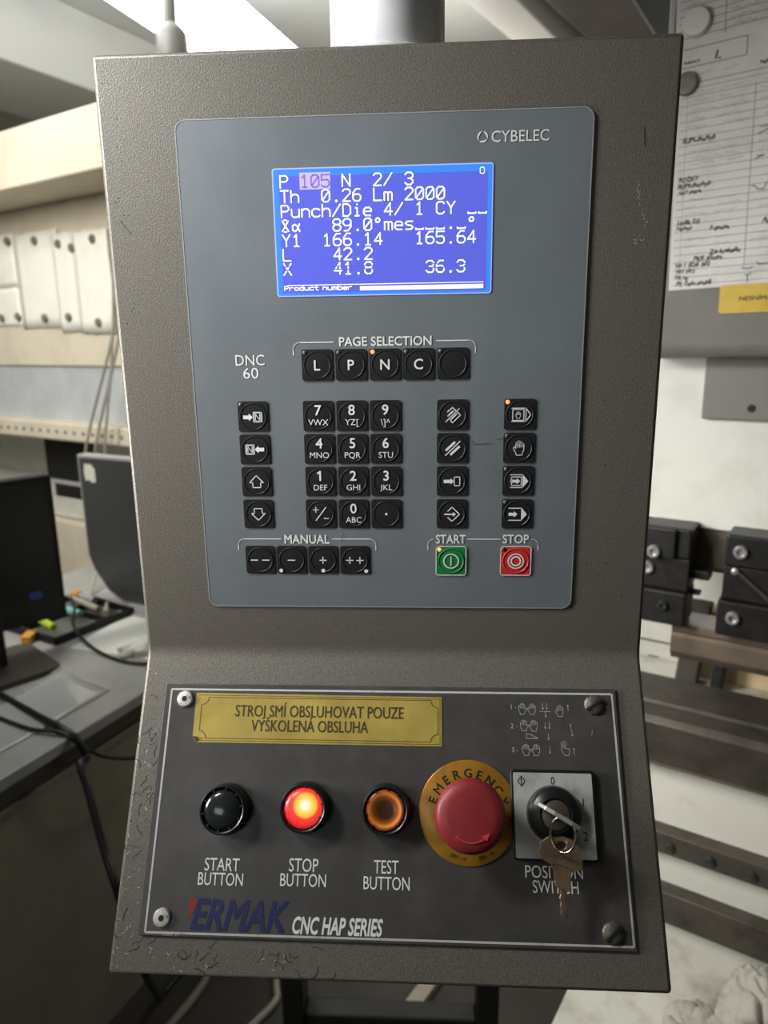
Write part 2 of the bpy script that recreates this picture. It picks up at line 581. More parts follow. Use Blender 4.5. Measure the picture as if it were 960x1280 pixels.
dr = empty('drop_cable', (-0.83, 2.28, 0))
tag(dr, 'dark hanging cable with plug in front of the bright ceiling light', 'cable')
MB().tube([(0, 0, 3.1), (0.004, 0, 2.85), (-0.004, 0, 2.52)], 0.022, 10).build('cable', M['plate_grey'], dr)
MB().lathe(0, 0, [(0.024, 2.55), (0.05, 2.52), (0.055, 2.40), (0.045, 2.38)], 20).build('plug', M['plate_grey'], dr, smooth=40)

# ------------------------------------------------------------------ control box on its post
pen = empty('control_pendant', (0, 0, ZB))
tag(pen, 'brown grey metal machine control box with blue screen, keypad and lower button panel', 'control panel')

# bent sheet housing: side profile (depth, height), swept across the width
prof = []
yb, zb = -0.1744 * sin(TILT), -0.1744 * cos(TILT)
R = 0.016
tl = R * math.tan(TILT / 2)
for k in range(7):
    a = TILT * k / 6
    cy, cz = -R, tl
    prof.append((cy + R * cos(a), cz - R * sin(a)))
side = [(0.0, 0.3304)] + prof + [(yb, zb), (yb + 0.012, zb - 0.002), (0.075, -0.10), (0.085, 0.0), (0.085, 0.3304)]
hb = MB(lambda p: (p[2], p[0], p[1]))
hb.prism(side, -0.150, 0.150)
hb.build('housing', M['housing'], pen, smooth=30, bevel=0.0022)

UPR = (0, 0, 0)
LOR = (-TILT, 0, 0)


def UP(x, u, h=0.0):
    return (x * MM, -h * MM, u * MM)


def LO(x, v, h=0.0):
    return (x * MM, v * MM * sin(TILT) - h * MM * cos(TILT), v * MM * cos(TILT) + h * MM * sin(TILT))


# --- upper overlay
ov = MB(plane_map).prism(mm(rrect(-108.5, 107.6, 29.7, 298.2, 5.5)), 0, 0.8 * MM).build('keypad_overlay', M['overlay'], pen, smooth=30)
ov['label'] = 'blue grey membrane panel carrying the screen and keys'
rim = MB(plane_map)
rim.stroke(mm(rrect(-108.3, 107.4, 29.9, 298.0, 5.5)), 0.55 * MM, 0.95 * MM, closed=True, caps=False)
rim.build('panel_rim', M['overlay_rim'], ov)

H1 = 1.0 * MM
t = MB(plane_map)


def letter(name):
    global t
    if t.v:
        t.build(name, M['white_ink'], ov, fix=False)
    t = MB(plane_map)



def tx(mb, s, x0, x1, y0, y1, h=H1, **k):
    mb.text(s, x0 * MM, x1 * MM, y0 * MM, y1 * MM, h, **k)


tx(t, 'CYBELEC', 56.2, 85.4, 283.0, 288.2, bold=-0.004)
for a0, a1 in ((100, 215), (235, 330), (-20, 75)):
    cx, cy = 51.6, 285.6
    n = 10
    vs, fs = [], []
    for i in range(n + 1):
        a = radians(a0 + (a1 - a0) * i / n)
        th = 0.9 * sin(pi * i / n) * 0.6 + 0.35
        vs += [((cx + (2.7 - th) * cos(a)) * MM, (cy + (2.7 - th) * sin(a)) * MM, H1), ((cx + 2.7 * cos(a)) * MM, (cy + 2.7 * sin(a)) * MM, H1)]
    for i in range(n):
        fs.append((2 * i, 2 * i + 1, 2 * i + 3, 2 * i + 2))
    t.add(vs, fs)
letter('brand_lettering')
tx(t, 'DNC', -83.6, -67.2, 172.4, 178.1)
tx(t, '60', -79.6, -71.0, 165.2, 171.0)
letter('model_lettering')
tx(t, 'PAGE SELECTION', -25.2, 25.6, 182.2, 186.9, bold=0.018)


def bracket(x0, x1, ytop, ybot, g):
    for s, a, b in ((1, x0, g[0]), (-1, x1, g[1])):
        pts = [(a, ybot)]
        for k in range(6):
            q = pi / 2 * k / 5
            pts.append((a + s * 3.5 * (1 - cos(q)), ytop - 3.5 + 3.5 * sin(q)))
        pts.append((b, ytop))
        t.stroke(mm(pts), 0.55 * MM, H1)


bracket(-50.8, 49.6, 184.4, 177.5, (-28.0, 28.2))
letter('page_caption')
tx(t, 'MANUAL', -60.8, -34.0, 69.3, 74.4, bold=0.018)
bracket(-88.4, -6.9, 72.0, 65.2, (-62.6, -32.4))
letter('manual_caption')
tx(t, 'START', 28.2, 45.6, 69.5, 74.5, bold=0.018)
tx(t, 'STOP', 66.8, 81.9, 69.6, 74.6, bold=0.018)
bracket(23.6, 87.2, 72.0, 65.4, (27.0, 83.2))
t.stroke(mm([(46.5, 72.0), (65.6, 72.0)]), 0.55 * MM, H1)
letter('start_stop_caption')
for pts in ([(48, 129.5), (49.5, 127.6), (52, 127.2), (56, 127.6), (59.5, 128.1)], [(62, 130.2), (64, 130.0), (66.5, 131.6)], [(-25.6, 75.5), (-26.6, 72.5), (-26.9, 70.5)]):
    MB(plane_map).stroke(mm(pts), 0.28 * MM, 1.2 * MM).build('surface_scratch', M['scratch_dark'], ov, fix=False)

# --- screen
scn = MB(plane_map)
scn.prism(mm(rrect(-58.2, 57.5, 208.7, 273.4, 1.5)), 0.8 * MM, 1.1 * MM)
lcd = scn.build('display_screen', M['lcd_rim'], pen)
lcd['label'] = 'lit blue liquid crystal screen with pale text'
MB(plane_map).poly(mm(rrect(-57.6, 56.9, 209.3, 272.8, 1.2)), 1.15 * MM).build('screen_border', M['lcd_edge'], lcd)
MB(plane_map).poly(mm(rrect(-54.8, 54.6, 210.6, 269.4, 0.6)), 1.2 * MM).build('screen_field', M['lcd'], lcd)

G = {  # stroke glyphs in a 4 x 6 cell
    '0': [[(1, 0), (0, 1), (0, 5), (1, 6), (3, 6), (4, 5), (4, 1), (3, 0), (1, 0)], [(.6, 1.2), (3.4, 4.8)]],
    '1': [[(.8, 4.8), (2, 6), (2, 0)], [(.8, 0), (3.2, 0)]],
    '2': [[(0, 5), (1, 6), (3, 6), (4, 5), (4, 4), (0, 0), (4, 0)]],
    '3': [[(0, 5), (1, 6), (3, 6), (4, 5), (4, 4), (3, 3.1), (1.6, 3.1)], [(3, 3.1), (4, 2), (4, 1), (3, 0), (1, 0), (0, 1)]],
    '4': [[(3, 0), (3, 6), (0, 1.8), (4, 1.8)]],
    '5': [[(4, 6), (0, 6), (0, 3.4), (3, 3.6), (4, 2.6), (4, 1), (3, 0), (1, 0), (0, .8)]],
    '6': [[(3.6, 6), (1.6, 6), (0, 4), (0, 1), (1, 0), (3, 0), (4, 1), (4, 2.4), (3, 3.4), (1, 3.4), (0, 2.6)]],
    '8': [[(1, 3.2), (0, 4.2), (0, 5), (1, 6), (3, 6), (4, 5), (4, 4.2), (3, 3.2), (1, 3.2), (0, 2.2), (0, 1), (1, 0), (3, 0), (4, 1), (4, 2.2), (3, 3.2)]],
    '9': [[(.4, 0), (2.4, 0), (4, 2), (4, 5), (3, 6), (1, 6), (0, 5), (0, 3.6), (1, 2.6), (3, 2.6), (4, 3.4)]],
    '.': [[(1.8, 0), (2.3, 0), (2.3, .5), (1.8, .5), (1.8, 0)]], '/': [[(0, 0), (4, 6)]], '_': [[(0, .4), (0, -.1), (4, -.1), (4, .4)]],
    'P': [[(0, 0), (0, 6), (3, 6), (4, 5), (4, 4), (3, 3), (0, 3)]], 'N': [[(0, 0), (0, 6), (4, 0), (4, 6)]],
    'T': [[(0, 6), (4, 6)], [(2, 6), (2, 0)]], 'h': [[(0, 0), (0, 6)], [(0, 3), (1.2, 4), (3, 4), (4, 3), (4, 0)]],
    'L': [[(0, 6), (0, 0), (4, 0)]], 'm': [[(0, 0), (0, 4)], [(0, 3.5), (.6, 4), (1.5, 4), (2, 3.4), (2, 0)], [(2, 3.4), (2.6, 4), (3.4, 4), (4, 3.4), (4, 0)]],
    'u': [[(0, 4), (0, 1), (1, 0), (3, 0), (4, 1)], [(4, 4), (4, 0)]], 'n': [[(0, 0), (0, 4)], [(0, 3), (1.2, 4), (3, 4), (4, 3), (4, 0)]],
    'c': [[(4, 3.4), (3.2, 4), (1, 4), (0, 3), (0, 1), (1, 0), (3.2, 0), (4, .6)]], 'D': [[(0, 0), (0, 6), (2.6, 6), (4, 4.6), (4, 1.4), (2.6, 0), (0, 0)]],
    'i': [[(1.2, 4), (2, 4), (2, 0)], [(1, 0), (3, 0)], [(2, 5.6), (2, 5.8)]],
    'e': [[(0, 2.1), (4, 2.1), (4, 3), (3, 4), (1, 4), (0, 3), (0, 1), (1, 0), (3.6, 0)]],
    'C': [[(4, 5), (3, 6), (1, 6), (0, 5), (0, 1), (1, 0), (3, 0), (4, 1)]], 'Y': [[(0, 6), (2, 3), (4, 6)], [(2, 3), (2, 0)]],
    's': [[(3.8, 4), (1, 4), (0, 3.2), (1, 2.2), (3, 1.9), (4, 1), (3, 0), (.2, 0)]],
    'o': [[(1, 0), (0, 1), (0, 3), (1, 4), (3, 4), (4, 3), (4, 1), (3, 0), (1, 0)]], 'd': [[(4, 6), (4, 0)], [(4, 3), (3, 4), (1, 4), (0, 3), (0, 1), (1, 0), (3, 0), (4, 1)]],
    'r': [[(0, 0), (0, 4)], [(0, 2.8), (1.4, 4), (3.6, 4)]], 't': [[(1.4, 6), (1.4, 1), (2.2, 0), (3.6, 0)], [(0, 4), (3.4, 4)]],
    'b': [[(0, 6), (0, 0)], [(0, 3), (1, 4), (3, 4), (4, 3), (4, 1), (3, 0), (1, 0), (0, 1)]],
    '°': [[(1, 4), (.6, 5), (1.4, 6), (2.4, 6), (3, 5), (2.4, 4), (1, 4)]],
    'α': [[(4, 4), (2.6, 1), (1.4, .2), (.2, 1), (.2, 3), (1.4, 3.8), (2.6, 3), (4, .2)]],
    '×': [[(.2, .4), (3.4, 5.6)], [(3.4, .4), (.2, 5.6)], [(1.2, 6), (2.4, 6)], [(1.2, 0), (2.4, 0)]],
    'X': [[(0, 0), (4, 6)], [(0, 6), (4, 0)]],
}


def lcd_text(mb, s, col, row, h=1.3, cell=5.48, wd=0.74, sy=0.98, dy=0.0, sx=1.0):
    for i, ch in enumerate(s):
        if ch == ' ':
            continue
        x = -54.0 + (col + i) * cell
        y = 273.3 - (9.5 + 7.3 * row) + dy
        for pl in G[ch]:
            mb.stroke(mm([(x + p[0] * sx, y + p[1] * sy) for p in pl]), wd * MM, h * MM)


l = MB(plane_map)
lcd_text(l, 'P', 0, 0)
lcd_text(l, 'N', 6, 0)
lcd_text(l, '2/ 3', 9, 0)
lcd_text(l, 'Th', 0, 1)
lcd_text(l, '0.26 Lm 2000', 4, 1)
lcd_text(l, 'Punch/Die 4/ 1 CY', 0, 2)
lcd_text(l, '__', 18, 2)
lcd_text(l, '×α', 0, 3)
lcd_text(l, '89.0°mes___._', 5, 3)
lcd_text(l, '°', 18, 3, dy=-0.6)
lcd_text(l, 'Y1', 0, 4)
lcd_text(l, '166.14', 4, 4)
lcd_text(l, '165.64', 13, 4)
lcd_text(l, 'L', 0, 5)
lcd_text(l, '42.2', 5, 5)
lcd_text(l, 'X', 0, 6)
lcd_text(l, '41.8', 5, 6)
lcd_text(l, '36.3', 14, 6)
# status line at the foot of the screen, half refreshed
l.stroke(mm([(-52.5, 214.6), (53.2, 214.6)]), 0.4 * MM, 1.3 * MM, caps=False)
l.poly(mm([(-13, 211.4), (53.2, 211.4), (53.2, 213.6), (-13, 213.6)]), 1.3 * MM)
lcd_text(l, 'Product', 0, 7, cell=2.75, sy=0.36, sx=0.52, wd=0.5, dy=-0.7)
lcd_text(l, 'number', 7.6, 7, cell=2.75, sy=0.36, sx=0.52, wd=0.5, dy=-0.7)
# small field number in the top right corner
for pl in G['0'][:1]:
    l.stroke(mm([(50.6 + p[0] * 0.55, 268.2 + p[1] * 0.5) for p in pl]), 0.4 * MM, 1.3 * MM)
l.build('screen_text', M['lcd_text'], lcd, fix=False)
l = MB(plane_map)
l.poly(mm([(-43.7, 262.7), (-27.4, 262.7), (-27.4, 271.0), (-43.7, 271.0)]), 1.32 * MM)
l.build('highlight_bar', M['lcd_hi'], lcd, fix=False)
l = MB(plane_map)
lcd_text(l, '105', 2, 0, h=1.4)
l.build('highlighted_text', M['lcd_hitext'], lcd, fix=False)
for yy in (222.4, 224.2):
    for xa, xb in ((-54.4, -49.4), (-27.2, -5.0), (22.2, 44.4)):
        MB(plane_map).poly(mm([(xa, yy - 0.28), (xb, yy - 0.28), (xb, yy + 0.28), (xa, yy + 0.28)]), 1.32 * MM).build('dead_pixel_row', M['lcd'], lcd, fix=False)

# --- keys
HAND = [[(.25, 0), (.2, .28), (0, .5), (0, .72), (.1, .76), (.2, .58), (.2, 1.08), (.29, 1.17), (.38, 1.08), (.38, 1.2), (.47, 1.3), (.56, 1.2),
         (.56, 1.14), (.65, 1.24), (.74, 1.12), (.74, .98), (.83, 1.06), (.92, .98), (.92, .42), (.8, .22), (.78, 0), (.25, 0)],
        [(.38, 1.1), (.38, .7)], [(.56, 1.15), (.56, .7)], [(.74, 1.0), (.74, .72)]]


def hand(mb, x, y, sx, wd, h, flip=False):
    for pl in HAND:
        mb.stroke([(x + (1 - p[0] if flip else p[0]) * sx, y + p[1] * sx) for p in pl], wd, h)


def key_mesh():
    b = MB(plane_map)
    b.prism(mm(rrect(-8.6, 8.6, -8.6, 8.6, 1.5, 4)), 0.6 * MM, 1.35 * MM)
    # pressed ring and shallow dome
    b.lathe(0, 0, [(7.75 * MM, 1.3 * MM), (7.5 * MM, 1.75 * MM), (7.2 * MM, 1.75 * MM), (6.95 * MM, 1.45 * MM), (4 * MM, 1.6 * MM), (0.5 * MM, 1.65 * MM)], 36)
    return b


kb = key_mesh()
base_meshes = {}
HK = 1.9 * MM


def key(x, u, legend, led=None, colour='key', name='key', label=None, dot=None):
    if colour not in base_meshes:
        o = kb.build(name, M[colour], pen, loc=UP(x, u), smooth=35)
        base_meshes[colour] = o.data
    else:
        o = MB().build(name, None, pen, loc=UP(x, u), data=base_meshes[colour])
    if label:
        o['label'] = label
    if colour != 'key':
        MB(plane_map).stroke(mm(rrect(-8.7, 8.7, -8.7, 8.7, 1.5, 4)), 0.5 * MM, 1.5 * MM, closed=True, caps=False).build('key_border', M['white_ink'], o, fix=False)
    g = MB(plane_map)
    legend(g)
    if dot:
        g.disc(dot[0] * MM, dot[1] * MM, 1.15 * MM, HK, 16)
    if g.v:
        g.build('legend', M['white_ink'], o, fix=False)
    if led:
        MB(plane_map).lathe(-6.8 * MM, 6.9 * MM, [(1.2 * MM, 1.2 * MM), (1.1 * MM, 1.55 * MM), (0.6 * MM, 1.8 * MM), (0.1 * MM, 1.85 * MM)], 16).build(
            'indicator_light', M[led], o, smooth=60)
    return o


def T1(s, hgt=5.4, bold=0.012):
    return lambda g: g.text(s, -9 * MM, 9 * MM, -hgt / 2 * MM, hgt / 2 * MM, HK, bold=bold, align=1.0)


def T2(a, b):
    def f(g):
        g.text(a, -9 * MM, 9 * MM, 0.6 * MM, 6.1 * MM, HK, bold=0.016, align=1.0)
        if a == '1':
            g.stroke(mm([(-1.7, 4.6), (-0.2, 5.8)]), 0.9 * MM, HK, caps=False)
        if b == '\\]^':
            g.text(b, -2.6 * MM, 2.6 * MM, -5.3 * MM, -1.9 * MM, HK)
        else:
            g.text(b, -9 * MM, 9 * MM, -5.1 * MM, -1.8 * MM, HK, align=1.0)
    return f


def crop_icon(cx, cy, k):
    def P(*pts):
        return [((x - cx) * k * MM, (cy - y) * k * MM) for x, y in pts]
    return P


def arrow(g, P, x0, x1, y, wb, hl, hw):
    """solid arrow in crop pixels"""
    s = 1 if x1 > x0 else -1
    xh = x1 - s * hl
    g.poly(P((x0, y - wb / 2), (xh, y - wb / 2), (xh, y + wb / 2), (x0, y + wb / 2)), HK)
    g.poly(P((xh, y - hw / 2), (x1, y), (xh, y + hw / 2)), HK)


K2 = 0.0815
KL = 0.0958


def ic_a0(g):
    P = crop_icon(254, 217, K2)
    g.stroke(P((220, 195), (254, 165), (308, 217), (254, 270), (238, 250)), 0.55 * MM, HK)
    g.stroke(P((224, 222), (258, 190)), 0.9 * MM, HK)
    g.stroke(P((245, 245), (281, 210)), 0.9 * MM, HK)
    g.stroke(P((208, 263), (300, 173)), 0.5 * MM, HK)


def ic_a1(g):
    P = crop_icon(251, 453, K2)
    g.stroke(P((206, 468), (270, 408)), 1.3 * MM, HK, caps=False)
    g.stroke(P((203, 503), (305, 403)), 0.6 * MM, HK, caps=False)
    g.stroke(P((238, 498), (302, 438)), 1.3 * MM, HK, caps=False)


def ic_a2(g):
    P = crop_icon(250, 684, K2)
    arrow(g, P, 192, 264, 685, 24, 24, 44)
    g.stroke(P((266, 654), (304, 654), (304, 716), (266, 716)), 0.5 * MM, HK, closed=True)


def ic_a3(g):
    P = crop_icon(248, 910, K2)
    arrow(g, P, 195, 278, 912, 10, 22, 32)
    g.stroke(P((220, 890), (250, 860), (302, 912), (250, 963), (220, 935)), 0.6 * MM, HK)


def ic_b0(g):
    P = crop_icon(731, 215, K2)
    g.stroke(P((675, 172), (772, 172), (804, 217), (772, 262), (675, 262)), 0.5 * MM, HK)
    g.stroke(P((772, 172), (772, 262)), 0.5 * MM, HK)
    g.stroke(P((683, 180), (758, 180), (758, 255), (683, 255)), 0.5 * MM, HK, closed=True)
    hand(g, -2.4 * MM, -2.2 * MM, 3.0 * MM, 0.32 * MM, HK)


def ic_b1(g):
    hand(g, -3.0 * MM, -4.0 * MM, 6.2 * MM, 0.5 * MM, HK)


def ic_b2(g):
    P = crop_icon(716, 684, K2)
    g.stroke(P((663, 640), (748, 640)), 0.5 * MM, HK)
    g.stroke(P((663, 730), (748, 730)), 0.5 * MM, HK)
    g.stroke(P((672, 655), (740, 655), (740, 715), (672, 715)), 0.5 * MM, HK, closed=True)
    arrow(g, P, 664, 732, 685, 22, 24, 44)
    g.poly(P((748, 637), (788, 685), (748, 733)), HK)


def ic_b3(g):
    P = crop_icon(711, 910, K2)
    g.stroke(P((652, 868), (742, 868)), 0.55 * MM, HK)
    g.stroke(P((652, 955), (742, 955)), 0.55 * MM, HK)
    arrow(g, P, 652, 715, 912, 22, 26, 46)
    g.poly(P((740, 864), (780, 912), (740, 959)), HK)


def ic_l0(g):
    P = crop_icon(178, 195, KL)
    arrow(g, P, 120, 178, 198, 22, 24, 44)
    g.stroke(P((181, 169), (231, 169), (231, 225), (181, 225)), 0.45 * MM, HK, closed=True)
    g.stroke(P((193, 215), (193, 179), (219, 215), (219, 179)), 0.4 * MM, HK)
    g.stroke(P((187, 175), (225, 175), (225, 219), (187, 219)), 0.22 * MM, HK, closed=True)


def ic_l1(g):
    P = crop_icon(188, 392, KL)
    arrow(g, P, 245, 188, 392, 22, 24, 44)
    g.stroke(P((135, 364), (185, 364), (185, 420), (135, 420)), 0.45 * MM, HK, closed=True)
    g.stroke(P((147, 410), (147, 374), (173, 410), (173, 374)), 0.4 * MM, HK)
    g.stroke(P((141, 370), (179, 370), (179, 414), (141, 414)), 0.22 * MM, HK, closed=True)


UPA = [(197, 545), (240, 588), (222, 588), (222, 618), (174, 618), (174, 588), (155, 588)]


def ic_l2(g):
    P = crop_icon(197, 583, KL)
    g.stroke(P(*UPA), 0.5 * MM, HK, closed=True)


def ic_l3(g):
    P = crop_icon(197, 583, KL)
    g.stroke(P(*[(x, 2 * 583 - y) for x, y in UPA]), 0.5 * MM, HK, closed=True)


def ic_pm(g):
    P = crop_icon(588, 775, KL)
    g.stroke(P((543, 748), (578, 748)), 0.45 * MM, HK, caps=False)
    g.stroke(P((560, 730), (560, 766)), 0.45 * MM, HK, caps=False)
    g.stroke(P((558, 815), (622, 732)), 0.55 * MM, HK, caps=False)
    g.stroke(P((606, 802), (638, 802)), 0.5 * MM, HK, caps=False)


def bars(items):
    def f(g):
        for a, b, c, d in items:
            g.stroke(mm([(a, b), (c, d)]), 0.6 * MM, HK, caps=False)
    return f


def none(g):
    pass


def ic_start(g):
    g.ring(0, 0, 3.9 * MM, 4.6 * MM, HK)
    g.stroke(mm([(0, -2.9), (0, 2.9)]), 0.6 * MM, HK, caps=False)


def ic_stop(g):
    g.ring(0, 0, 4.0 * MM, 4.7 * MM, HK)
    g.ring(0, 0, 2.2 * MM, 3.1 * MM, HK)


CX = (-37.7, -18.85, 0.0, 18.5, 37.3)
for x, s, led in zip(CX, 'LPNC ', ('led_off', 'led_off', 'led_red', 'led_off', 'led_off')):
    key(x, 172.0, T1(s) if s != ' ' else none, led,
        label=('black page key lettered ' + s) if s != ' ' else 'blank black page key')
RY = (143.9, 125.2, 106.4, 87.2)
for y, f, led, nm in zip(RY, (ic_l0, ic_l1, ic_l2, ic_l3), ('led_off', None, None, None),
                         ('arrow into N', 'arrow out of N', 'upward arrow', 'downward arrow')):
    key(-75.3, y, f, led, label='black key with ' + nm)
NUM = [[('7', 'VWX'), ('8', 'YZ['), ('9', '\\]^')], [('4', 'MNO'), ('5', 'PQR'), ('6', 'STU')], [('1', 'DEF'), ('2', 'GHI'), ('3', 'JKL')]]
for y, row in zip(RY, NUM):
    for x, (a, b) in zip((-38.1, -19.1, -0.2), row):
        key(x, y, T2(a, b), label='black number key ' + a)
key(-38.6, RY[3], ic_pm, label='black plus minus key')
key(-19.4, RY[3], T2('0', 'ABC'), label='black number key 0')
key(-0.4, RY[3], lambda g: g.disc(0, 0, 0.75 * MM, HK, 16), label='black decimal point key')
for y, f, nm in zip(RY, (ic_a0, ic_a1, ic_a2, ic_a3), ('crossed out diamond', 'three slanted bars', 'arrow to a box', 'arrow into a diamond')):
    key(37.3, y, f, label='black key with ' + nm)
for y, f, led, nm in zip(RY, (ic_b0, ic_b1, ic_b2, ic_b3), ('led_red', 'led_off', 'led_off', 'led_off'),
                         ('boxed hand symbol', 'hand symbol', 'boxed arrow symbol', 'plain arrow symbol')):
    key(74.5, y, f, led, label='black key with ' + nm)
key(-75.7, 59.2, bars([(-5.6, 0, -1.2, 0), (1.2, 0, 5.6, 0)]), label='black double minus key')
key(-57.0, 59.2, bars([(-2.3, 0, 2.3, 0)]), label='black minus key', dot=(-6.4, -6.4))
key(-38.2, 59.2, bars([(-2.1, 0, 2.1, 0), (0, -2.1, 0, 2.1)]), label='black plus key', dot=(0, -6.4))
key(-19.3, 59.2, bars([(-5.1, 0, -0.9, 0), (-3, -2.1, -3, 2.1), (0.9, 0, 5.1, 0), (3, -2.1, 3, 2.1)]), label='black double plus key', dot=(6.6, -6.6))
key(37.1, 58.9, ic_start, 'led_amber', 'key_green', 'start_key', 'green start key with lit amber indicator')
key(74.6, 59.0, ic_stop, 'led_dark', 'key_red', 'stop_key', 'red stop key')


# --- lower button plate
def lpart(mb, name, m, x=0, v=0, h=0, parent=pen, **k):
    return mb.build(name, m, parent, loc=LO(x, v, h), rot=LOR, **k)


PT = 1.6          # plate thickness, mm
pl = MB(plane_map).prism(mm(rrect(-135.2, 133.4, -155.0, -20.0, 0.6, 2)), 0, PT * MM)
plate = lpart(pl, 'button_plate', M['plate'], bevel=0.0004)
plate['label'] = 'dark engraved button plate with white border line'
b = MB(plane_map)
h0 = (PT + 0.12) * MM
b.stroke(mm([(-131.3, -153.2), (-131.3, -23.4), (131.0, -23.0), (131.8, -152.6)]), 1.1 * MM, h0, closed=True, caps=False)
b.build('border_line', M['line_ink'], plate, fix=False)
for pair in ((('START', -101.5, -81.8, -121.9, -115.5), ('BUTTON', -104.5, -79.2, -129.2, -122.9)),
             (('STOP', -53.8, -37.4, -121.2, -114.6), ('BUTTON', -58.3, -32.8, -128.6, -122.3)),
             (('TEST', -6.4, 7.2, -121.0, -114.4), ('BUTTON', -12.0, 13.4, -129.0, -122.6)),
             (('POSITION', 76.5, 107.6, -121.0, -114.9), ('SWITCH', 80.2, 104.8, -128.3, -122.2))):
    b = MB(plane_map)
    for s, x0, x1, y0, y1 in pair:
        tx(b, s, x0, x1, y0, y1, h0, bold=0.002)
    b.build('button_caption', M['white_ink'], plate, fix=False)
b = MB(plane_map)
tx(b, 'FORM  17', -121.5, -112.5, -154.7, -153.9, h0)
b.build('form_number', M['grey_ink'], plate, fix=False)
b = MB(plane_map)
# instruction pictograms


def pc(x, y):     # crop coordinates of the pictogram block -> plate mm
    return ((71.5 + (x - 165) * 0.0765), (-30.9 - (y - 128) * 0.0733))


def pstroke(*pts, wd=0.3):
    b.stroke(mm([pc(*p) for p in pts]), wd * MM, h0)


def parrow(x, y0, y1):
    pstroke((x, y0), (x, y1), wd=0.3)
    s = 1 if y1 > y0 else -1
    pstroke((x - 5, y1 - 12 * s), (x, y1), (x + 5, y1 - 12 * s), wd=0.3)


def prow(s, y, hands):
    global b
    p = pc(168, y + 18)
    q = pc(186, y - 18)
    tx(b, s, p[0], q[0], p[1], q[1], h0, align=0.9)
    pstroke((206, y + 6), (214, y + 6))
    for hx, hy, fl in hands:
        p = pc(hx, hy)
        hand(b, p[0] * MM, p[1] * MM, 4.8 * MM, 0.28 * MM, h0, fl)


def prow_end():
    global b
    b.build('instruction_pictogram', M['grey_ink'], plate, fix=False)
    b = MB(plane_map)


prow('1', 128, ((228, 185, True), (300, 185, False), (510, 198, False)))
parrow(415, 96, 145)
parrow(445, 96, 145)
pstroke((390, 160), (470, 160))
parrow(434, 162, 206)
parrow(605, 152, 106)
prow_end()
prow('2', 275, ((236, 312, True), (308, 312, False)))
parrow(426, 246, 294)
parrow(457, 246, 294)
parrow(446, 330, 376)
parrow(616, 300, 254)
parrow(624, 298, 346)
pstroke((282, 368), (282, 332), (318, 340), (345, 356), (366, 360), (366, 368), (282, 368))
pstroke((770, 335), (776, 302))
prow_end()
prow('3', 455, ((244, 495, True), (318, 495, False)))
parrow(452, 428, 478)
parrow(630, 482, 434)
pstroke((535, 430), (550, 475), (565, 490), (592, 490), (600, 440), (560, 436), (552, 412))
p = pc(557, 408)
b.ring(p[0] * MM, p[1] * MM, 1.45 * MM, 1.7 * MM, h0, 20)
b.ring(p[0] * MM, p[1] * MM, 0.5 * MM, 0.75 * MM, h0, 14)
prow_end()

# maker's lettering
b = MB(plane_map)
b.text('ERMAK', -106.5 * MM, -52.6 * MM, -151.0 * MM, -136.6 * MM, h0, bold=0.03, shear=0.28)
b.build('maker_lettering', M['navy'], plate, fix=False)
b = MB(plane_map)
b.poly(mm([(-108.8, -136.2), (-103.0, -136.2), (-107.4, -146.5)]), h0)
b.build('maker_mark', M['logo_red'], plate, fix=False)
b = MB(plane_map)
b.text('CNC HAP SERIES', -50.2 * MM, -0.9 * MM, -151.4 * MM, -143.6 * MM, h0, bold=0.03, shear=0.22)
b.build('series_lettering', M['white_ink'], plate, fix=False)

# gold notice sticker with a folded corner
nt = MB(plane_map)
nt.prism(mm([(-115.8, -25.4), (31.7, -26.1), (31.6, -53.8), (-113.0, -53.8), (-115.6, -50.6)]), PT * MM, (PT + 0.35) * MM)
notice = lpart(nt, 'notice_sticker', M['brass'])
notice['label'] = 'gold notice sticker with dark lettering and framed edge'
hn = (PT + 0.5) * MM
b = MB(plane_map)


x0, x1, y0, y1, r = -112.0, 29.4, -51.4, -28.0, 4.2
pts = []
for cx, cy, a_s, a_e in ((x0, y1, 0, -90), (x0, y0, 90, 0), (x1, y0, 180, 90), (x1, y1, 270, 180)):
    for k in range(7):
        q = radians(a_s + (a_e - a_s) * k / 6)
        pts.append((cx + r * cos(q), cy + r * sin(q)))
b.stroke(mm(pts), 0.3 * MM, hn, closed=True)
b.stroke(mm([(-114.3, -26.6), (30.6, -27.2), (30.5, -52.7), (-112.0, -52.7)]), 0.22 * MM, hn, closed=False)
b.text('STROJ SMÍ OBSLUHOVAT POUZE', -91.2 * MM, 9.2 * MM, -38.7 * MM, -32.2 * MM, hn, bold=0.003)
b.text('VYŠKOLENÁ OBSLUHA', -81.0 * MM, -11.6 * MM, -47.0 * MM, -40.6 * MM, hn, bold=0.003)
b.build('notice_lettering', M['brown_ink'], notice, fix=False)
b = MB(plane_map)
b.add([(p[0] * MM, p[1] * MM, p[2] * MM) for p in ((-115.6, -50.4, PT + .4), (-112.8, -53.8, PT + .4), (-112.2, -50.6, PT + 2.0))], [(0, 1, 2)])
b.build('lifted_corner', M['brown_ink'], notice, fix=False)

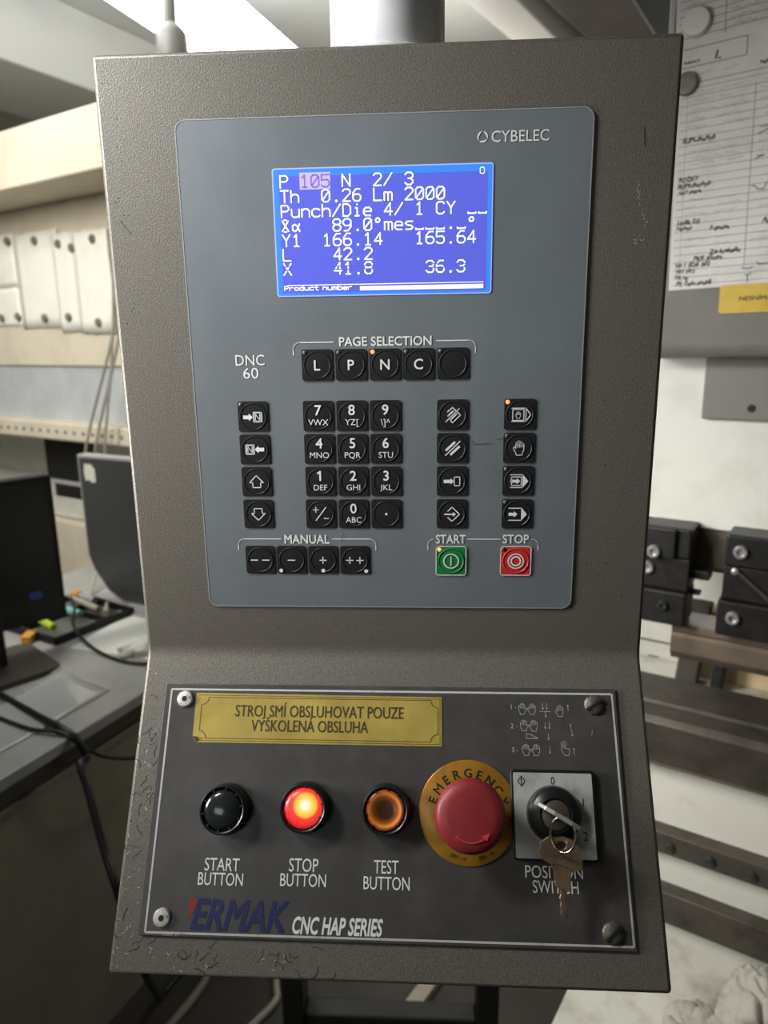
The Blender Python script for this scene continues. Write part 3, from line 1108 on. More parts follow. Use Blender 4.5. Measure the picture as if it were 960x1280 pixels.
# screws
for x, v in ((-122.2, -29.1), (-122.4, -145.8)):
    s = lpart(MB(plane_map).lathe(0, 0, [(4.9 * MM, 0), (4.9 * MM, 1.2 * MM), (4.2 * MM, 2.1 * MM), (1.9 * MM, 2.5 * MM), (1.7 * MM, 2.5 * MM)], 36),
              'socket_screw', M['screw'], x, v, PT, smooth=40)
    s['label'] = 'pale round screw with a dark socket hole'
    MB(plane_map).lathe(0, 0, [(1.75 * MM, 2.4 * MM), (1.7 * MM, 2.6 * MM)], 6).build('socket', M['hole'], s)
for x, v, ang in ((120.3, -29.2, 33), (121.4, -146.4, 40)):
    s = lpart(MB(plane_map).lathe(0, 0, [(5.7 * MM, 0), (5.7 * MM, 1.0 * MM), (4.6 * MM, 2.0 * MM), (0.2 * MM, 2.5 * MM)], 36), 'slotted_screw', M['screw_dark'], x, v, PT, smooth=40)
    s['label'] = 'tarnished slotted screw head'
    a = radians(ang)
    MB(plane_map).prism([(5.5 * MM * cos(a) * i - 0.75 * MM * sin(a) * j, 5.5 * MM * sin(a) * i + 0.75 * MM * cos(a) * j) for i, j in ((-1, -1), (1, -1), (1, 1), (-1, 1))],
                        1.0 * MM, 2.62 * MM).build('slot', M['hole'], s)


# illuminated push buttons
def push_button(x, v, lens, label, dome):
    bz = MB(plane_map)
    bz.lathe(0, 0, [(14.0 * MM, 0), (14.0 * MM, 2 * MM), (13.4 * MM, 7.0 * MM), (13.0 * MM, 10.0 * MM), (12.2 * MM, 10.8 * MM), (11.5 * MM, 10.4 * MM), (11.1 * MM, 8.8 * MM),
                    (10.6 * MM, 8.2 * MM)], 48)
    o = lpart(bz, 'push_button', M['black_plastic'], x, v, PT, smooth=40)
    o['label'] = label
    ln = MB(plane_map)
    ln.lathe(0, 0, [(10.6 * MM, 7.0 * MM), (10.6 * MM, 9.4 * MM)] + dome, 48)
    ln.build('lens', lens, o, smooth=40)
    tk = MB(plane_map)
    for i in range(10):
        a = 2 * pi * i / 10 + 0.2
        c, s = cos(a), sin(a)
        tk.prism([((r * c - w_ * s) * MM, (r * s + w_ * c) * MM) for r, w_ in ((10.2, -.35), (11.6, -.35), (11.6, .35), (10.2, .35))], 9.6 * MM, 10.7 * MM)
    tk.build('grip_notches', M['black_plastic'], o)
    return o


flat = [(10.0 * MM, 9.9 * MM), (8.6 * MM, 9.9 * MM), (7.6 * MM, 9.2 * MM), (4 * MM, 8.9 * MM), (0.2 * MM, 8.8 * MM)]
dome = [(10.0 * MM, 10.2 * MM), (8.0 * MM, 11.0 * MM), (5.0 * MM, 11.7 * MM), (2.0 * MM, 12.0 * MM), (0.2 * MM, 12.0 * MM)]
push_button(-91.6, -89.8, M['lens_dark'], 'unlit push button with dark green lens', dome)
push_button(-46.1, -88.0, M['lens_red'], 'glowing red push button', dome)
push_button(-0.2, -88.1, M['lens_amber'], 'unlit push button with amber lens', flat)

# emergency stop
ec = (46.2, -88.6)
er = lpart(MB(plane_map).lathe(0, 0, [(27.8 * MM, 0), (27.8 * MM, 0.6 * MM), (27.2 * MM, 0.9 * MM), (12 * MM, 0.9 * MM)], 72), 'emergency_ring', M['em_yellow'], ec[0], ec[1], PT, smooth=30)
er['label'] = 'round golden yellow emergency label'
b = MB(plane_map)


def arc_text(s, rad, a0, a1, hgt, hh, bold=0.0, inside=False):
    n = len(s)
    for i, ch in enumerate(s):
        if ch == ' ':
            continue
        a = radians(a0 + (a1 - a0) * i / (n - 1))
        vs, fs = glyphs(ch, bold)
        ax, bx = min(p[0] for p in vs), max(p[0] for p in vs)
        ay, by = min(p[1] for p in vs), max(p[1] for p in vs)
        k = hgt / (by - ay) if ch not in '.' else hgt / 0.73
        rot = a - pi / 2 if not inside else a + pi / 2
        out = []
        for p in vs:
            px, py = (p[0] - (ax + bx) / 2) * k, (p[1] - ay) * k
            if inside:
                py -= hgt
            out.append(((rad * cos(a) + px * cos(rot) - py * sin(rot)) * MM, (rad * sin(a) + px * sin(rot) + py * cos(rot)) * MM, hh + p[2]))
        b.add(out, fs)


arc_text('EMERGENCY', 18.2, 163, 17, 4.9, 1.05 * MM, bold=0.012)
arc_text('ERM 141', 23.2, 246, 266, 1.9, 1.05 * MM, inside=True)
arc_text('Rev. 00', 23.2, 285, 303, 1.9, 1.05 * MM, inside=True)
b.build('emergency_lettering', M['black_ink'], er, fix=False)
eb = lpart(MB(plane_map).lathe(0, 0, [(11 * MM, 0.9 * MM), (11 * MM, 14 * MM), (16.8 * MM, 17 * MM), (18.6 * MM, 21 * MM), (18.9 * MM, 24.5 * MM), (18.2 * MM, 27.2 * MM), (16.4 * MM, 29.0 * MM),
                                      (12 * MM, 29.6 * MM), (0.2 * MM, 29.9 * MM)], 64),
           'emergency_button', M['em_red'], ec[0] - 0.3, ec[1] - 0.4, PT, smooth=50)
eb['label'] = 'red mushroom emergency stop knob'
b = MB(plane_map)
hb_ = 30.1 * MM
pts = [(11.6 * cos(radians(a)), 11.6 * sin(radians(a)) - 1) for a in range(228, 309, 8)]
b.stroke(mm(pts), 1.0 * MM, hb_)
tip = pts[-1]
b.poly(mm([(tip[0] - 2.2, tip[1] + 0.8), (tip[0] + 2.6, tip[1] + 2.4), (tip[0] + 0.8, tip[1] - 1.4)]), hb_)
b.build('turn_arrow', M['em_red_light'], eb, fix=False)

# key operated position switch
sx_, sv_ = 93.4, -88.9
fr = MB(plane_map).prism(mm(rrect(-23.4, 23.4, -23.4, 23.6, 2.0, 4)), 0, 3.4 * MM)
sw = lpart(fr, 'switch_frame', M['black_plastic'], sx_, sv_, PT, smooth=40, bevel=0.0006)
sw['label'] = 'square black frame of the position switch'
MB(plane_map).prism(mm(rrect(-21.9, 21.7, -22.2, 21.9, 0.8, 3)), 3.2 * MM, 3.8 * MM).build('switch_face', M['alu'], sw)
b = MB(plane_map)
hs = 3.95 * MM
b.ring(-17.5 * MM, 17.3 * MM, 1.55 * MM, 2.0 * MM, hs, 28)
b.stroke(mm([(-17.5, 14.5), (-17.5, 20.1)]), 0.5 * MM, hs, caps=False)
b.stroke(mm([(-18.3, 14.6), (-16.7, 14.6)]), 0.35 * MM, hs, caps=False)
b.stroke(mm([(-18.3, 20.0), (-16.7, 20.0)]), 0.35 * MM, hs, caps=False)
tx(b, '0', -2, 2, 15.8, 19.8, hs, align=0.85)
tx(b, '1', 15.2, 17.2, 4.6, 9.0, hs, align=0.9)
tx(b, '2', 15.0, 17.8, -12.6, -8.2, hs, align=0.9)
b.build('switch_numerals', M['black_ink'], sw, fix=False)
kn = lpart(MB(plane_map).lathe(0, 0, [(15.0 * MM, 3.8 * MM), (14.7 * MM, 7 * MM), (13.9 * MM, 9.6 * MM), (12.6 * MM, 10.8 * MM), (8.9 * MM, 12.2 * MM), (8.3 * MM, 11.6 * MM), (8.0 * MM, 10.2 * MM)], 56),
           'switch_knob', M['black_plastic'], sx_ - 0.4, sv_ + 0.4, PT, smooth=50)
kn['label'] = 'round black lock collar'
MB(plane_map).lathe(0, 0, [(8.0 * MM, 9.6 * MM), (7.8 * MM, 10.8 * MM), (7.0 * MM, 11.4 * MM), (0.2 * MM, 11.4 * MM)], 40).build('lock_barrel', M['tool_brown'], kn, smooth=40)

# scratches in the paint of the box
random.seed(5)
b = MB(plane_map)
for (x, u, dx, du) in ((133, 288, 1, -9), (-142, 250, 5, -7), (-98, 213, 1, -6), (-97.5, 205, .6, -4)):
    b.stroke(mm([(x, u), (x + dx * .4, u + du * .5), (x + dx, u + du)]), 0.35 * MM, 0.12 * MM)
for i in range(40):
    x, u = random.choice(((-146 + random.random() * 9, 190 + random.random() * 130), (115 + random.random() * 30, 10 + random.random() * 150), (-100 + random.random() * 220, 8 + random.random() * 18)))
    b.stroke(mm([(x, u), (x + random.uniform(-1, 1), u + random.uniform(-1, 1))]), 0.3 * MM, 0.12 * MM)
tag(b.build('paint_scratches', M['scratch_dark'], pen, fix=False), kind='stuff')
b = MB(plane_map)
pts = [(131.5, 262), (132.6, 258), (133.4, 254), (135.2, 249), (136.8, 244), (138, 240)]
for i, p in enumerate(pts[:-1]):
    for k in range(5):
        q = (p[0] + random.uniform(-.8, .8), p[1] - k * .8)
        b.stroke(mm([q, (q[0] + random.uniform(-.7, .7), q[1] + random.uniform(-.9, .9))]), 0.4 * MM, 0.12 * MM)
for k in range(12):
    q = (131 + random.random() * 5, 232 + random.random() * 5)
    b.stroke(mm([q, (q[0] + random.uniform(-1, 1), q[1] + random.uniform(-1, 1))]), 0.35 * MM, 0.12 * MM)
tag(b.build('bright_scratches', M['scratch_light'], pen, fix=False), kind='stuff')
b = MB(plane_map)
for i in range(46):
    if random.random() < 0.6:
        x, v = -148 + random.random() * 11, -170 + random.random() * 150
    else:
        x, v = -140 + random.random() * 120, -172 + random.random() * 13
    pts = [(x, v)]
    a = random.uniform(0, 6.28)
    for k in range(3):
        a += random.uniform(-.8, .8)
        pts.append((max(-149, pts[-1][0] + 2.2 * cos(a)), min(-3, max(-172.5, pts[-1][1] + 2.2 * sin(a)))))
    b.stroke(mm(pts), random.choice((0.25, 0.3, 0.4)) * MM, 0.12 * MM)
tag(lpart(b, 'lower_paint_scratches', M['scratch_dark'], fix=False), kind='stuff')
b = MB(plane_map)
for i in range(60):
    if random.random() < 0.75:
        x, v = -148.5 + random.random() * 11, -170 + random.random() * 160
    else:
        x, v = -140 + random.random() * 90, -172 + random.random() * 13
    a = random.uniform(0, 6.28)
    L = random.uniform(0.6, 2.2)
    b.stroke(mm([(x, v), (max(-149, x + L * cos(a)), v + L * sin(a))]), random.choice((0.2, 0.3, 0.45)) * MM, 0.12 * MM)
tag(lpart(b, 'bright_chips', M['scratch_light'], fix=False), kind='stuff')

# --- keys hanging in the switch
kx0, kv0 = sx_ - 0.4, sv_ + 0.4
ks = empty('key_ring', tuple(Vector((0, 0, ZB)) + Vector(LO(kx0, kv0, PT + 12))))
ks.rotation_euler = LOR
tag(ks, 'pair of worn brass keys on a steel ring hanging from the position switch', 'keys')
# inserted key: a flat bow standing out of the barrel, seen on its edge
ka = radians(-29)
bow = []
for x, y in ((-11.5, 2), (-13, 5), (-13, 15), (-10, 20.5), (-5, 22), (5, 22), (10, 20.5), (13, 15), (13, 5), (11.5, 2), (4, 0), (4, -6), (-4, -6), (-4, 0)):
    bow.append((x * MM, y * MM))
ik = MB(lambda p: plane_map((p[0] * cos(ka) - p[2] * sin(ka), p[0] * sin(ka) + p[2] * cos(ka), p[1])))
ik.prism(bow, -1.05 * MM, 1.05 * MM)
o = ik.build('inserted_key', mat('polished_nickel', S(214, 210, 200), 0.28, 0.7), ks, bevel=0.0004)
o['label'] = 'bright key seen edge on in the lock'
# split ring through the bow
ring_c = Vector((1.0 * MM, -8.6 * MM, 10.5 * MM))
rg = MB(plane_map)
for tr in (0.0, 1.3):
    pts = []
    for k in range(37):
        a = 2 * pi * k / 36
        pts.append((ring_c.x + (7.2 * sin(a) * 0.82) * MM, ring_c.y + 8.8 * MM * cos(a), ring_c.z + (7.2 * sin(a) * 0.55 + tr) * MM + 1.5 * MM * cos(a)))
    rg.tube(pts, 0.62 * MM, 8, 1)
rg.build('split_ring', M['chrome'], ks, smooth=60)
# hanging key: bow above, notched blade below (drawn upright in mm, then laid against the plate)
KO = [(-1.5, 2.5), (-7.0, 3.0), (-11.5, -0.5), (-12.5, -6.5), (-11.5, -11.5), (-5.6, -16.0), (-4.6, -20), (-4.2, -29.5), (-1.6, -32.5), (-1.6, -35),
      (-2.3, -37.5), (-1.6, -40), (-2.3, -43), (-1.8, -45.0), (-2.2, -48.5), (0.2, -50.5), (2.0, -49.8), (2.2, -33.5), (4.8, -33.5), (5.2, -22), (6.2, -20.5), (12.6, -19.5),
      (12.9, -13), (12.0, -5.5), (8.0, 0.5), (3.0, 2.8)]
hk_pts = [(x * 0.88 * MM, y * 0.74 * MM) for x, y in KO]
hole_c, hole_r, n = (0.6, -2.2), 2.6, 20
hk = MB(plane_map)
bm_v, bm_f = [], []
# plate with a round hole: fill outline + hole ring with triangulation
import mathutils.geometry as geo
hole = [((hole_c[0] + hole_r * cos(-2 * pi * i / n)) * MM, (hole_c[1] + hole_r * 0.8 * sin(-2 * pi * i / n)) * MM) for i in range(n)]
tris = geo.tessellate_polygon([[Vector((p[0], p[1], 0)) for p in hk_pts], [Vector((p[0], p[1], 0)) for p in hole]])
allp = hk_pts + hole
N = len(allp)
vs = [(p[0], p[1], 0) for p in allp] + [(p[0], p[1], 2.0 * MM) for p in allp]
fs = [tuple(t_) for t_ in tris] + [tuple(i + N for i in reversed(t_)) for t_ in tris]
a_n = len(hk_pts)
for i in range(a_n):
    j = (i + 1) % a_n
    fs.append((i, j, N + j, N + i))
for i in range(n):
    j = (i + 1) % n
    fs.append((a_n + i, a_n + j, N + a_n + j, N + a_n + i))
hk.add(vs, fs)
hkey = hk.build('hanging_key', M['keymetal'], ks, loc=(0.0, -4.6 * MM, -12.0 * MM), rot=(radians(7.5), radians(-2), 0), bevel=0.0003)
hkey['label'] = 'worn brass coloured key hanging flat'
b = MB(plane_map)
b.stroke(mm([(-4.6, -11.9), (-3.5, -10.8), (4.8, -13.8), (5.3, -15.0)]), 0.45 * MM, 2.2 * MM)
b.stroke(mm([(0.2, -23.7), (0.2, -36.3)]), 1.1 * MM, 2.15 * MM)
b.text('CAMLOCK', -6.0 * MM, 6.0 * MM, -7.2 * MM, -5.2 * MM, 2.2 * MM, turn=radians(-16))
b.build('key_grooves', M['tool_brown'], hkey, fix=False)

# --- support post behind the box
post = empty('support_post', (0.0015, 0.042, 0))
tag(post, 'light grey painted steel post rising behind the top of the control box', 'post')
MB().lathe(0, 0, [(0.0315, ZB + 0.331), (0.0315, 3.1)], 48).build('tube', M['pipe'], post, smooth=40)
b = MB()
random.seed(9)
MB().lathe(0, 0, [(0.0315, ZB + 0.3308), (0.0335, ZB + 0.3308), (0.0335, ZB + 0.334), (0.0315, ZB + 0.335)], 48, closed=True).build('weld_collar', M['pipe'], post, smooth=60)

# stand below the box
st = empty('metal_stand', (0.0, 0.70, 0))
tag(st, 'black metal stand with two uprights below the control box', 'stand')
for s, xa in ((-1, -0.225), (1, 0.135)):
    q = MB()
    q.prism([(xa - 0.02, -0.03), (xa + 0.02, -0.03), (xa + 0.02, 0.03), (xa - 0.02, 0.03)], 0.0, 0.62)
    q.build('upright', M['stand'], st, bevel=0.004)
MB().box(-0.205, 0.115, -0.02, 0.02, 0.235, 0.275).build('crossbar', M['stand'], st, bevel=0.004)
MB().box(-0.26, 0.17, -0.16, 0.16, 0.62, 0.65).build('top_plate', M['stand'], st, bevel=0.004)

# ------------------------------------------------------------------ press brake on the right
RZ = radians(-30)
pb = empty('press_brake', (0.4342, 0.5939, 0), RZ)
tag(pb, 'pale press brake with black tool clamps to the right of the control box', 'machine')


def mbx(s0, s1, d0, d1, z0, z1):          # s along the machine to the left, d towards the viewer
    return MB().box(-max(s0, s1), -min(s0, s1), -max(d0, d1), -min(d0, d1), z0, z1)


def mpart(mb, name, m, **k):
    return mb.build(name, m, pb, **k)


mpart(mbx(-0.5, 0.20, -0.12, 0, 1.236, 1.80), 'ram', M['machine_white'], bevel=0.003)
mpart(mbx(-0.5, 0.20, -0.12, -0.008, 1.172, 1.236), 'ram_seat', M['tool_brown'], bevel=0.002)
rp = mpart(mbx(-0.5, 0.25, -0.40, -0.35, 0.0, 1.25), 'rear_panel', M['machine_white'])
MB().box(-0.157, -0.136, 0.345, 0.352, 0.852, 0.876).build('panel_hole', M['hole'], rp)
MB().box(-0.25, 0.5, 0.3485, 0.351, 0.906, 0.910).build('panel_joint', M['tool_brown'], rp)
mpart(mbx(-0.5, 0.17, -0.30, 0.05, 0.48, 0.897), 'table', M['machine_dirty'], bevel=0.004)
die = MB(lambda p: (p[2], -p[0], p[1]))
die.prism([(-0.06, 0.880), (0.08, 0.897), (0.08, 0.962), (0.072, 0.971), (0.040, 0.973), (0.034, 0.966), (0.028, 0.973), (-0.06, 0.973)], -0.13, 0.5)
dd = mpart(die, 'lower_die', M['tool_steel'], bevel=0.0015)
MB().box(-0.13, 0.5, -0.0815, -0.079, 0.899, 0.902).build('die_seam', M['tool_brown'], dd)
r2 = mpart(mbx(-0.5, 0.14, 0.0, 0.075, 0.752, 0.787), 'middle_rail', M['tool_steel'], bevel=0.003)
for s in (0.016, -0.039, -0.093):
    MB(lambda p: (p[0], -p[2], p[1])).lathe(-s, 0.768, [(0.0065, 0.074), (0.0065, 0.0785), (0.005, 0.0795), (0.0005, 0.0795)], 18).build('rail_bolt', M['bolt_dark'], r2, smooth=40)
mpart(mbx(-0.5, 0.14, 0.0, 0.075, 0.634, 0.688), 'bottom_rail', M['tool_steel'], bevel=0.004)
mpart(mbx(-0.5, 0.140, 0.0, 0.42, 0.44, 0.495), 'front_ledge', M['machine_dirty'], bevel=0.006)
mpart(mbx(-0.5, 0.10, -0.2, 0.22, 0.0, 0.44), 'plinth', M['steel_dark'])
rail = MB(lambda p: (p[2], -p[0], p[1]))
rail.prism([(-0.02, 1.103), (0.040, 1.103), (0.040, 1.092), (0.037, 1.090), (0.037, 1.087), (0.040, 1.085), (0.040, 1.060), (0.030, 1.047), (-0.02, 1.047)], -0.046, 0.5)
mpart(rail, 'upper_tool', M['tool_brown'], bevel=0.0012)
for s0, s1, m in ((0.078, 0.042, 'steel_dark'), (0.020, 0.002, 'black_matte')):
    mpart(MB(lambda p: (-p[0], -p[2], p[1])).prism([(s0 - 0.012, 1.05), (s1 - 0.012, 1.05), (s1 + 0.004, 0.86), (s0 + 0.004, 0.86)], -0.24, -0.20), 'back_gauge_post', M[m], bevel=0.003)


def mbolt(parent, s, z, d, r=0.0095, m='bolt'):
    o = MB(lambda p: (p[0], -p[2], p[1])).lathe(-s, z, [(r, d), (r, d + 0.003), (r * 0.8, d + 0.0055), (r * 0.5, d + 0.0055), (r * 0.42, d + 0.002)], 24).build('bolt', M[m], parent, smooth=40)
    return o


def clamp(s_hi, s_lo, top_in, label):
    """three stacked black clamp blocks"""
    c = mpart(mbx(s_hi - top_in, s_lo, 0.0, 0.055, 1.203, 1.246), 'tool_clamp', M['clamp'], bevel=0.003)
    c['label'] = label
    mbx(s_hi, s_lo, 0.0, 0.052, 1.156, 1.202).build('middle_block', M['clamp'], c, bevel=0.002)
    mbx(s_hi + 0.003, s_lo, 0.0, 0.060, 1.106, 1.155).build('lower_block', M['clamp'], c, bevel=0.003)
    return c


c1 = clamp(-0.016, -0.135, 0.0, 'black tool clamp at the right edge with a slotted lever')
mbolt(c1, -0.035, 1.224, 0.055)
mbolt(c1, -0.034, 1.133, 0.060)
MB(lambda p: (p[0], -p[2], p[1])).tube([(0.030, 1.197, 0.053), (0.034, 1.196, 0.0545), (0.075, 1.163, 0.0545)], 0.003, 8, 1).build('lever', M['tool_steel'], c1)
MB(lambda p: (p[0], -p[2], p[1])).lathe(0.030, 1.197, [(0.0045, 0.05), (0.0045, 0.058), (0.001, 0.059)], 12).build('lever_pin', M['bolt'], c1)
c2 = clamp(0.16, 0.027, 0.0, 'black tool clamp beside the control box')
for q in list(c2.children):
    pass
mbx(0.15, 0.045, 0.055, 0.062, 1.203, 1.246).build('cap_block', M['clamp'], c2, bevel=0.003)
mbolt(c2, 0.073, 1.211, 0.062)
mbolt(c2, 0.082, 1.184, 0.052)
mbolt(c2, 0.056, 1.134, 0.060, 0.007, 'bolt_dark')
mbx(0.03, 0.003, 0.01, 0.035, 1.171, 1.184).build('wedge_tab', M['clamp'], c2, bevel=0.002)
mbx(0.03, 0.014, 0.02, 0.032, 1.147, 1.153).build('stop_pin', M['tool_steel'], c2, bevel=0.001)

sp = mpart(MB(lambda p: (-p[0], -p[2], p[1])).prism([(-0.05, 1.80), (0.078, 1.80), (0.145, 1.903), (0.174, 1.948), (0.26, 2.08), (-0.05, 2.08)], -0.05, -0.03), 'gusset_plate', M['plate_grey'])
MB(lambda p: (-p[0], -p[2], p[1])).prism([(0.078, 1.80), (0.26, 2.08), (0.263, 2.078), (0.081, 1.798)], -0.052, -0.029).build('plate_edge', M['silver'], sp)

# cardboard seen through the throat
cb = empty('cardboard_box', (0, 0, 0))
cb.location = (0.4342 - 0.866 * 0.06 + 0.5 * 0.25, 0.5939 + 0.5 * 0.06 + 0.866 * 0.25, 0.897)
cb.rotation_euler = (0, 0, RZ)
tag(cb, 'tan cardboard box lying behind the lower die at the right edge', 'box')
MB().box(0.0, 0.30, 0.0, 0.045, 0.0, 0.13).build('carton', M['cardboard'], cb, bevel=0.003)
MB().box(0.0, 0.30, -0.001, 0.0, 0.06, 0.066).build('carton_seam', M['paper'], cb)

# grey cover with papers
g = MB(lambda p: (p[2], -p[0], p[1]))
g.prism([(0.0, 1.474), (0.045, 1.474), (0.056, 1.480), (0.061, 1.492), (0.061, 2.1), (0.0, 2.1)], -0.098, 0.5)
bxo = g.build('cover', M['box_grey'], pb, smooth=40)
bxo['label'] = 'grey cover at the upper right carrying papers'
MB().box(-0.1005, -0.094, -0.0635, -0.05, 1.62, 2.1).build('edge_strip', M['silver'], bxo, bevel=0.001)
up = MB().box(-0.036, 0.5, -0.0095, -0.0005, 1.392, 1.474).build('lower_plate', M['plate_grey'], bxo, bevel=0.002)
MB(lambda p: (p[0], -p[2], p[1])).lathe(0.025, 1.408, [(0.0055, 0.009), (0.005, 0.0103)], 18).build('plate_hole', M['hole'], up)


def sheet_frame(s, z, d, roll):
    p = Vector((0.4342, 0.5939, 0)) + Vector((0.866 * -s, 0.5 * s, 0)) + Vector((-0.5 * d, -0.866 * d, 0))
    return (p.x, p.y, z), (0, roll, RZ)


def paper(name, s, z, d, wd, hh, roll, label, cat='paper', m='paper', group=None):
    loc, rot = sheet_frame(s, z, d, roll)
    o = MB(plane_map).prism([(0, 0), (wd, 0), (wd, hh), (0, hh)], 0, 0.0006).build(name, M[m], None, loc=loc, rot=rot)
    return tag(o, label, cat, group)


random.seed(3)
# lower sheet (its lower left corner at s 0.079, z 1.559)
p1 = paper('paper_sheet', 0.079, 1.559, 0.0625, 0.21, 0.285, radians(-1.5), 'large ruled sheet with dense handwriting on the grey cover, the lower one', 'paper')
hp = 0.0008


def rules(o, wd, hh, n, x0=0.004):
    q = MB(plane_map)
    for i in range(n):
        y = 0.006 + (hh - 0.05) * i / n
        q.stroke([(x0, y), (wd, y)], 0.0005, hp, caps=False)
    q.stroke([(0.086, 0.02), (0.086, hh - 0.06)], 0.0006, hp, caps=False)
    q.stroke([(0.012, 0.02), (0.012, hh - 0.06)], 0.0003, hp, caps=False)
    return q


q = rules(p1, 0.21, 0.285, 26)
q.stroke([(0.004, 0.238), (0.21, 0.238)], 0.0007, hp, caps=False)
q.stroke([(0.004, 0.256), (0.074, 0.256), (0.074, 0.276), (0.004, 0.276)], 0.0008, hp, caps=False)
q.build('ruled_lines', M['line_dark'], p1, fix=False)
q = MB(plane_map)


def scribble(q, s, x, y, h, wd=None, bold=0.04, sh=0.2):
    vs, fs = glyphs(s, bold, sh)
    ax, bx = min(p[0] for p in vs), max(p[0] for p in vs)
    k = h / 0.73
    kx = k * 0.95
    q.add([(x + (p[0] - ax) * kx, y + p[1] * k + 0.0008 * sin(p[0] * 5), hp * 1.2 + p[2]) for p in vs], fs)


for s, x, y, h in (('1.', 0.040, 0.2585, 0.009), ('ROŽKY', 0.006, 0.128, 0.0052), ('SLIM-doohyb', 0.005, 0.1205, 0.0055), ('ART indma', 0.006, 0.1135, 0.0045), ('Uršik D5', 0.007, 0.078, 0.0055),
                   ('Hattno', 0.006, 0.0715, 0.005), ('P-lamina', 0.045, 0.068, 0.005), ('ZA-krahelín', 0.046, 0.040, 0.0055), ('PKK 45mm', 0.028, 0.0335, 0.0055),
                   ('VP 1 SDR 302', 0.007, 0.0265, 0.0055), ('VP1 MO', 0.008, 0.0195, 0.005), ('TR np', 0.007, 0.0125, 0.0052), ('Př. čelo-smitě', 0.009, 0.0045, 0.0055),
                   ('SLIM-dochyb', 0.008, 0.172, 0.0055), ('AB', 0.102, 0.070, 0.006)):
    q = MB(plane_map)
    scribble(q, s, x, y, h)
    q.build('handwritten_word', M['pen'], p1, fix=False)
for pts in (((0.088, 0.113), (0.093, 0.112), (0.095, 0.108), (0.102, 0.108), (0.104, 0.114), (0.112, 0.116)), ((0.092, 0.169), (0.100, 0.172), (0.112, 0.176), (0.094, 0.176)),
            ((0.084, 0.020), (0.092, 0.019), (0.096, 0.021)), ((0.088, 0.012), (0.095, 0.013)), ((0.091, 0.004), (0.091, 0.012)), ((0.100, 0.026), (0.102, 0.023), (0.112, 0.023)),
            ((0.090, 0.142), (0.100, 0.145), (0.092, 0.145))):
    q = MB(plane_map)
    q.stroke(pts, 0.001, hp * 1.2)
    q.build('handwritten_sketch', M['pen'], p1, fix=False)
q = MB(plane_map)
random.seed(11)


def squiggle(q, x, y, L, h=0.0035, wd=0.0004):
    pts = []
    k = int(L / 0.0014)
    for i in range(k):
        pts.append((x + L * i / k, y + h * (0.5 + 0.5 * random.uniform(-1, 1))))
    if len(pts) > 1:
        q.stroke(pts, wd, hp, caps=False)


for y in (0.245, 0.225, 0.216, 0.205, 0.196, 0.187, 0.160, 0.152, 0.145, 0.104, 0.096, 0.088, 0.058, 0.051):
    for x in (0.012, 0.045, 0.09):
        q = MB(plane_map)
        squiggle(q, x + random.uniform(0, 0.008), y, random.uniform(0.015, 0.032))
        q.build('pencil_note', M['pencil'], p1, fix=False)
for s, x, y, h in (('programu č.', 0.006, 0.2605, 0.0028), ('Nákres', 0.089, 0.243, 0.0038)):
    q = MB(plane_map)
    scribble(q, s, x, y, h, sh=0)
    q.build('printed_heading', M['pen'], p1, fix=False)

p2 = paper('paper_sheet', 0.0915, 1.835, 0.0617, 0.21, 0.20, radians(-2.5), 'upper ruled sheet tucked behind the larger one on the grey cover', 'paper')
q = MB(plane_map)
for i in range(16):
    q.stroke([(0.004, 0.012 + i * 0.008), (0.21, 0.012 + i * 0.008)], 0.0006, hp, caps=False)
q.stroke([(0.055, 0.0), (0.055, 0.2)], 0.0007, hp, caps=False)
q.build('ruled_lines', M['line_dark'], p2, fix=False)
q = MB(plane_map)
for i in range(8):
    for x in (0.012, 0.06, 0.10):
        q = MB(plane_map)
        squiggle(q, x, 0.012 + i * 0.008, random.uniform(0.02, 0.035), 0.0045, 0.0005)
        q.build('pencil_note', M['pencil'], p2, fix=False)


def magnet(s, z, d, r, m, label, group=None, name='round_magnet'):
    loc, rot = sheet_frame(s, z, d, 0)
    o = MB(plane_map).lathe(0, 0, [(r, 0), (r, r * 0.35), (r * 0.93, r * 0.5), (r * 0.6, r * 0.56), (r * 0.1, r * 0.5)], 28).build(name, M[m], None, loc=loc, rot=rot, smooth=40)
    return tag(o, label, 'magnet', group)


magnet(0.0685, 1.861, 0.064, 0.0155, 'magnet', 'white round magnet at the top of the papers on the grey cover', 'magnets on the grey cover')
magnet(0.0750, 1.797, 0.064, 0.0130, 'magnet_dark', 'round magnet half hidden by the top right edge of the control box', 'magnets on the grey cover')

loc, rot = sheet_frame(0.0175, 1.5285, 0.0622, radians(-0.5))
yl = MB(plane_map).prism(rrect(0, 0.20, 0, 0.034, 0.004), 0, 0.0012).build('warning_label', M['yellow'], None, loc=loc, rot=rot)
tag(yl, 'yellow label with small black lettering below the papers on the grey cover', 'label')
q = MB(plane_map)
q.text('NESNÍMAJTE', 0.0225, 0.070, 0.0145, 0.0195, 0.0014, bold=0.02)
q.build('label_lettering', M['pen'], yl, fix=False)

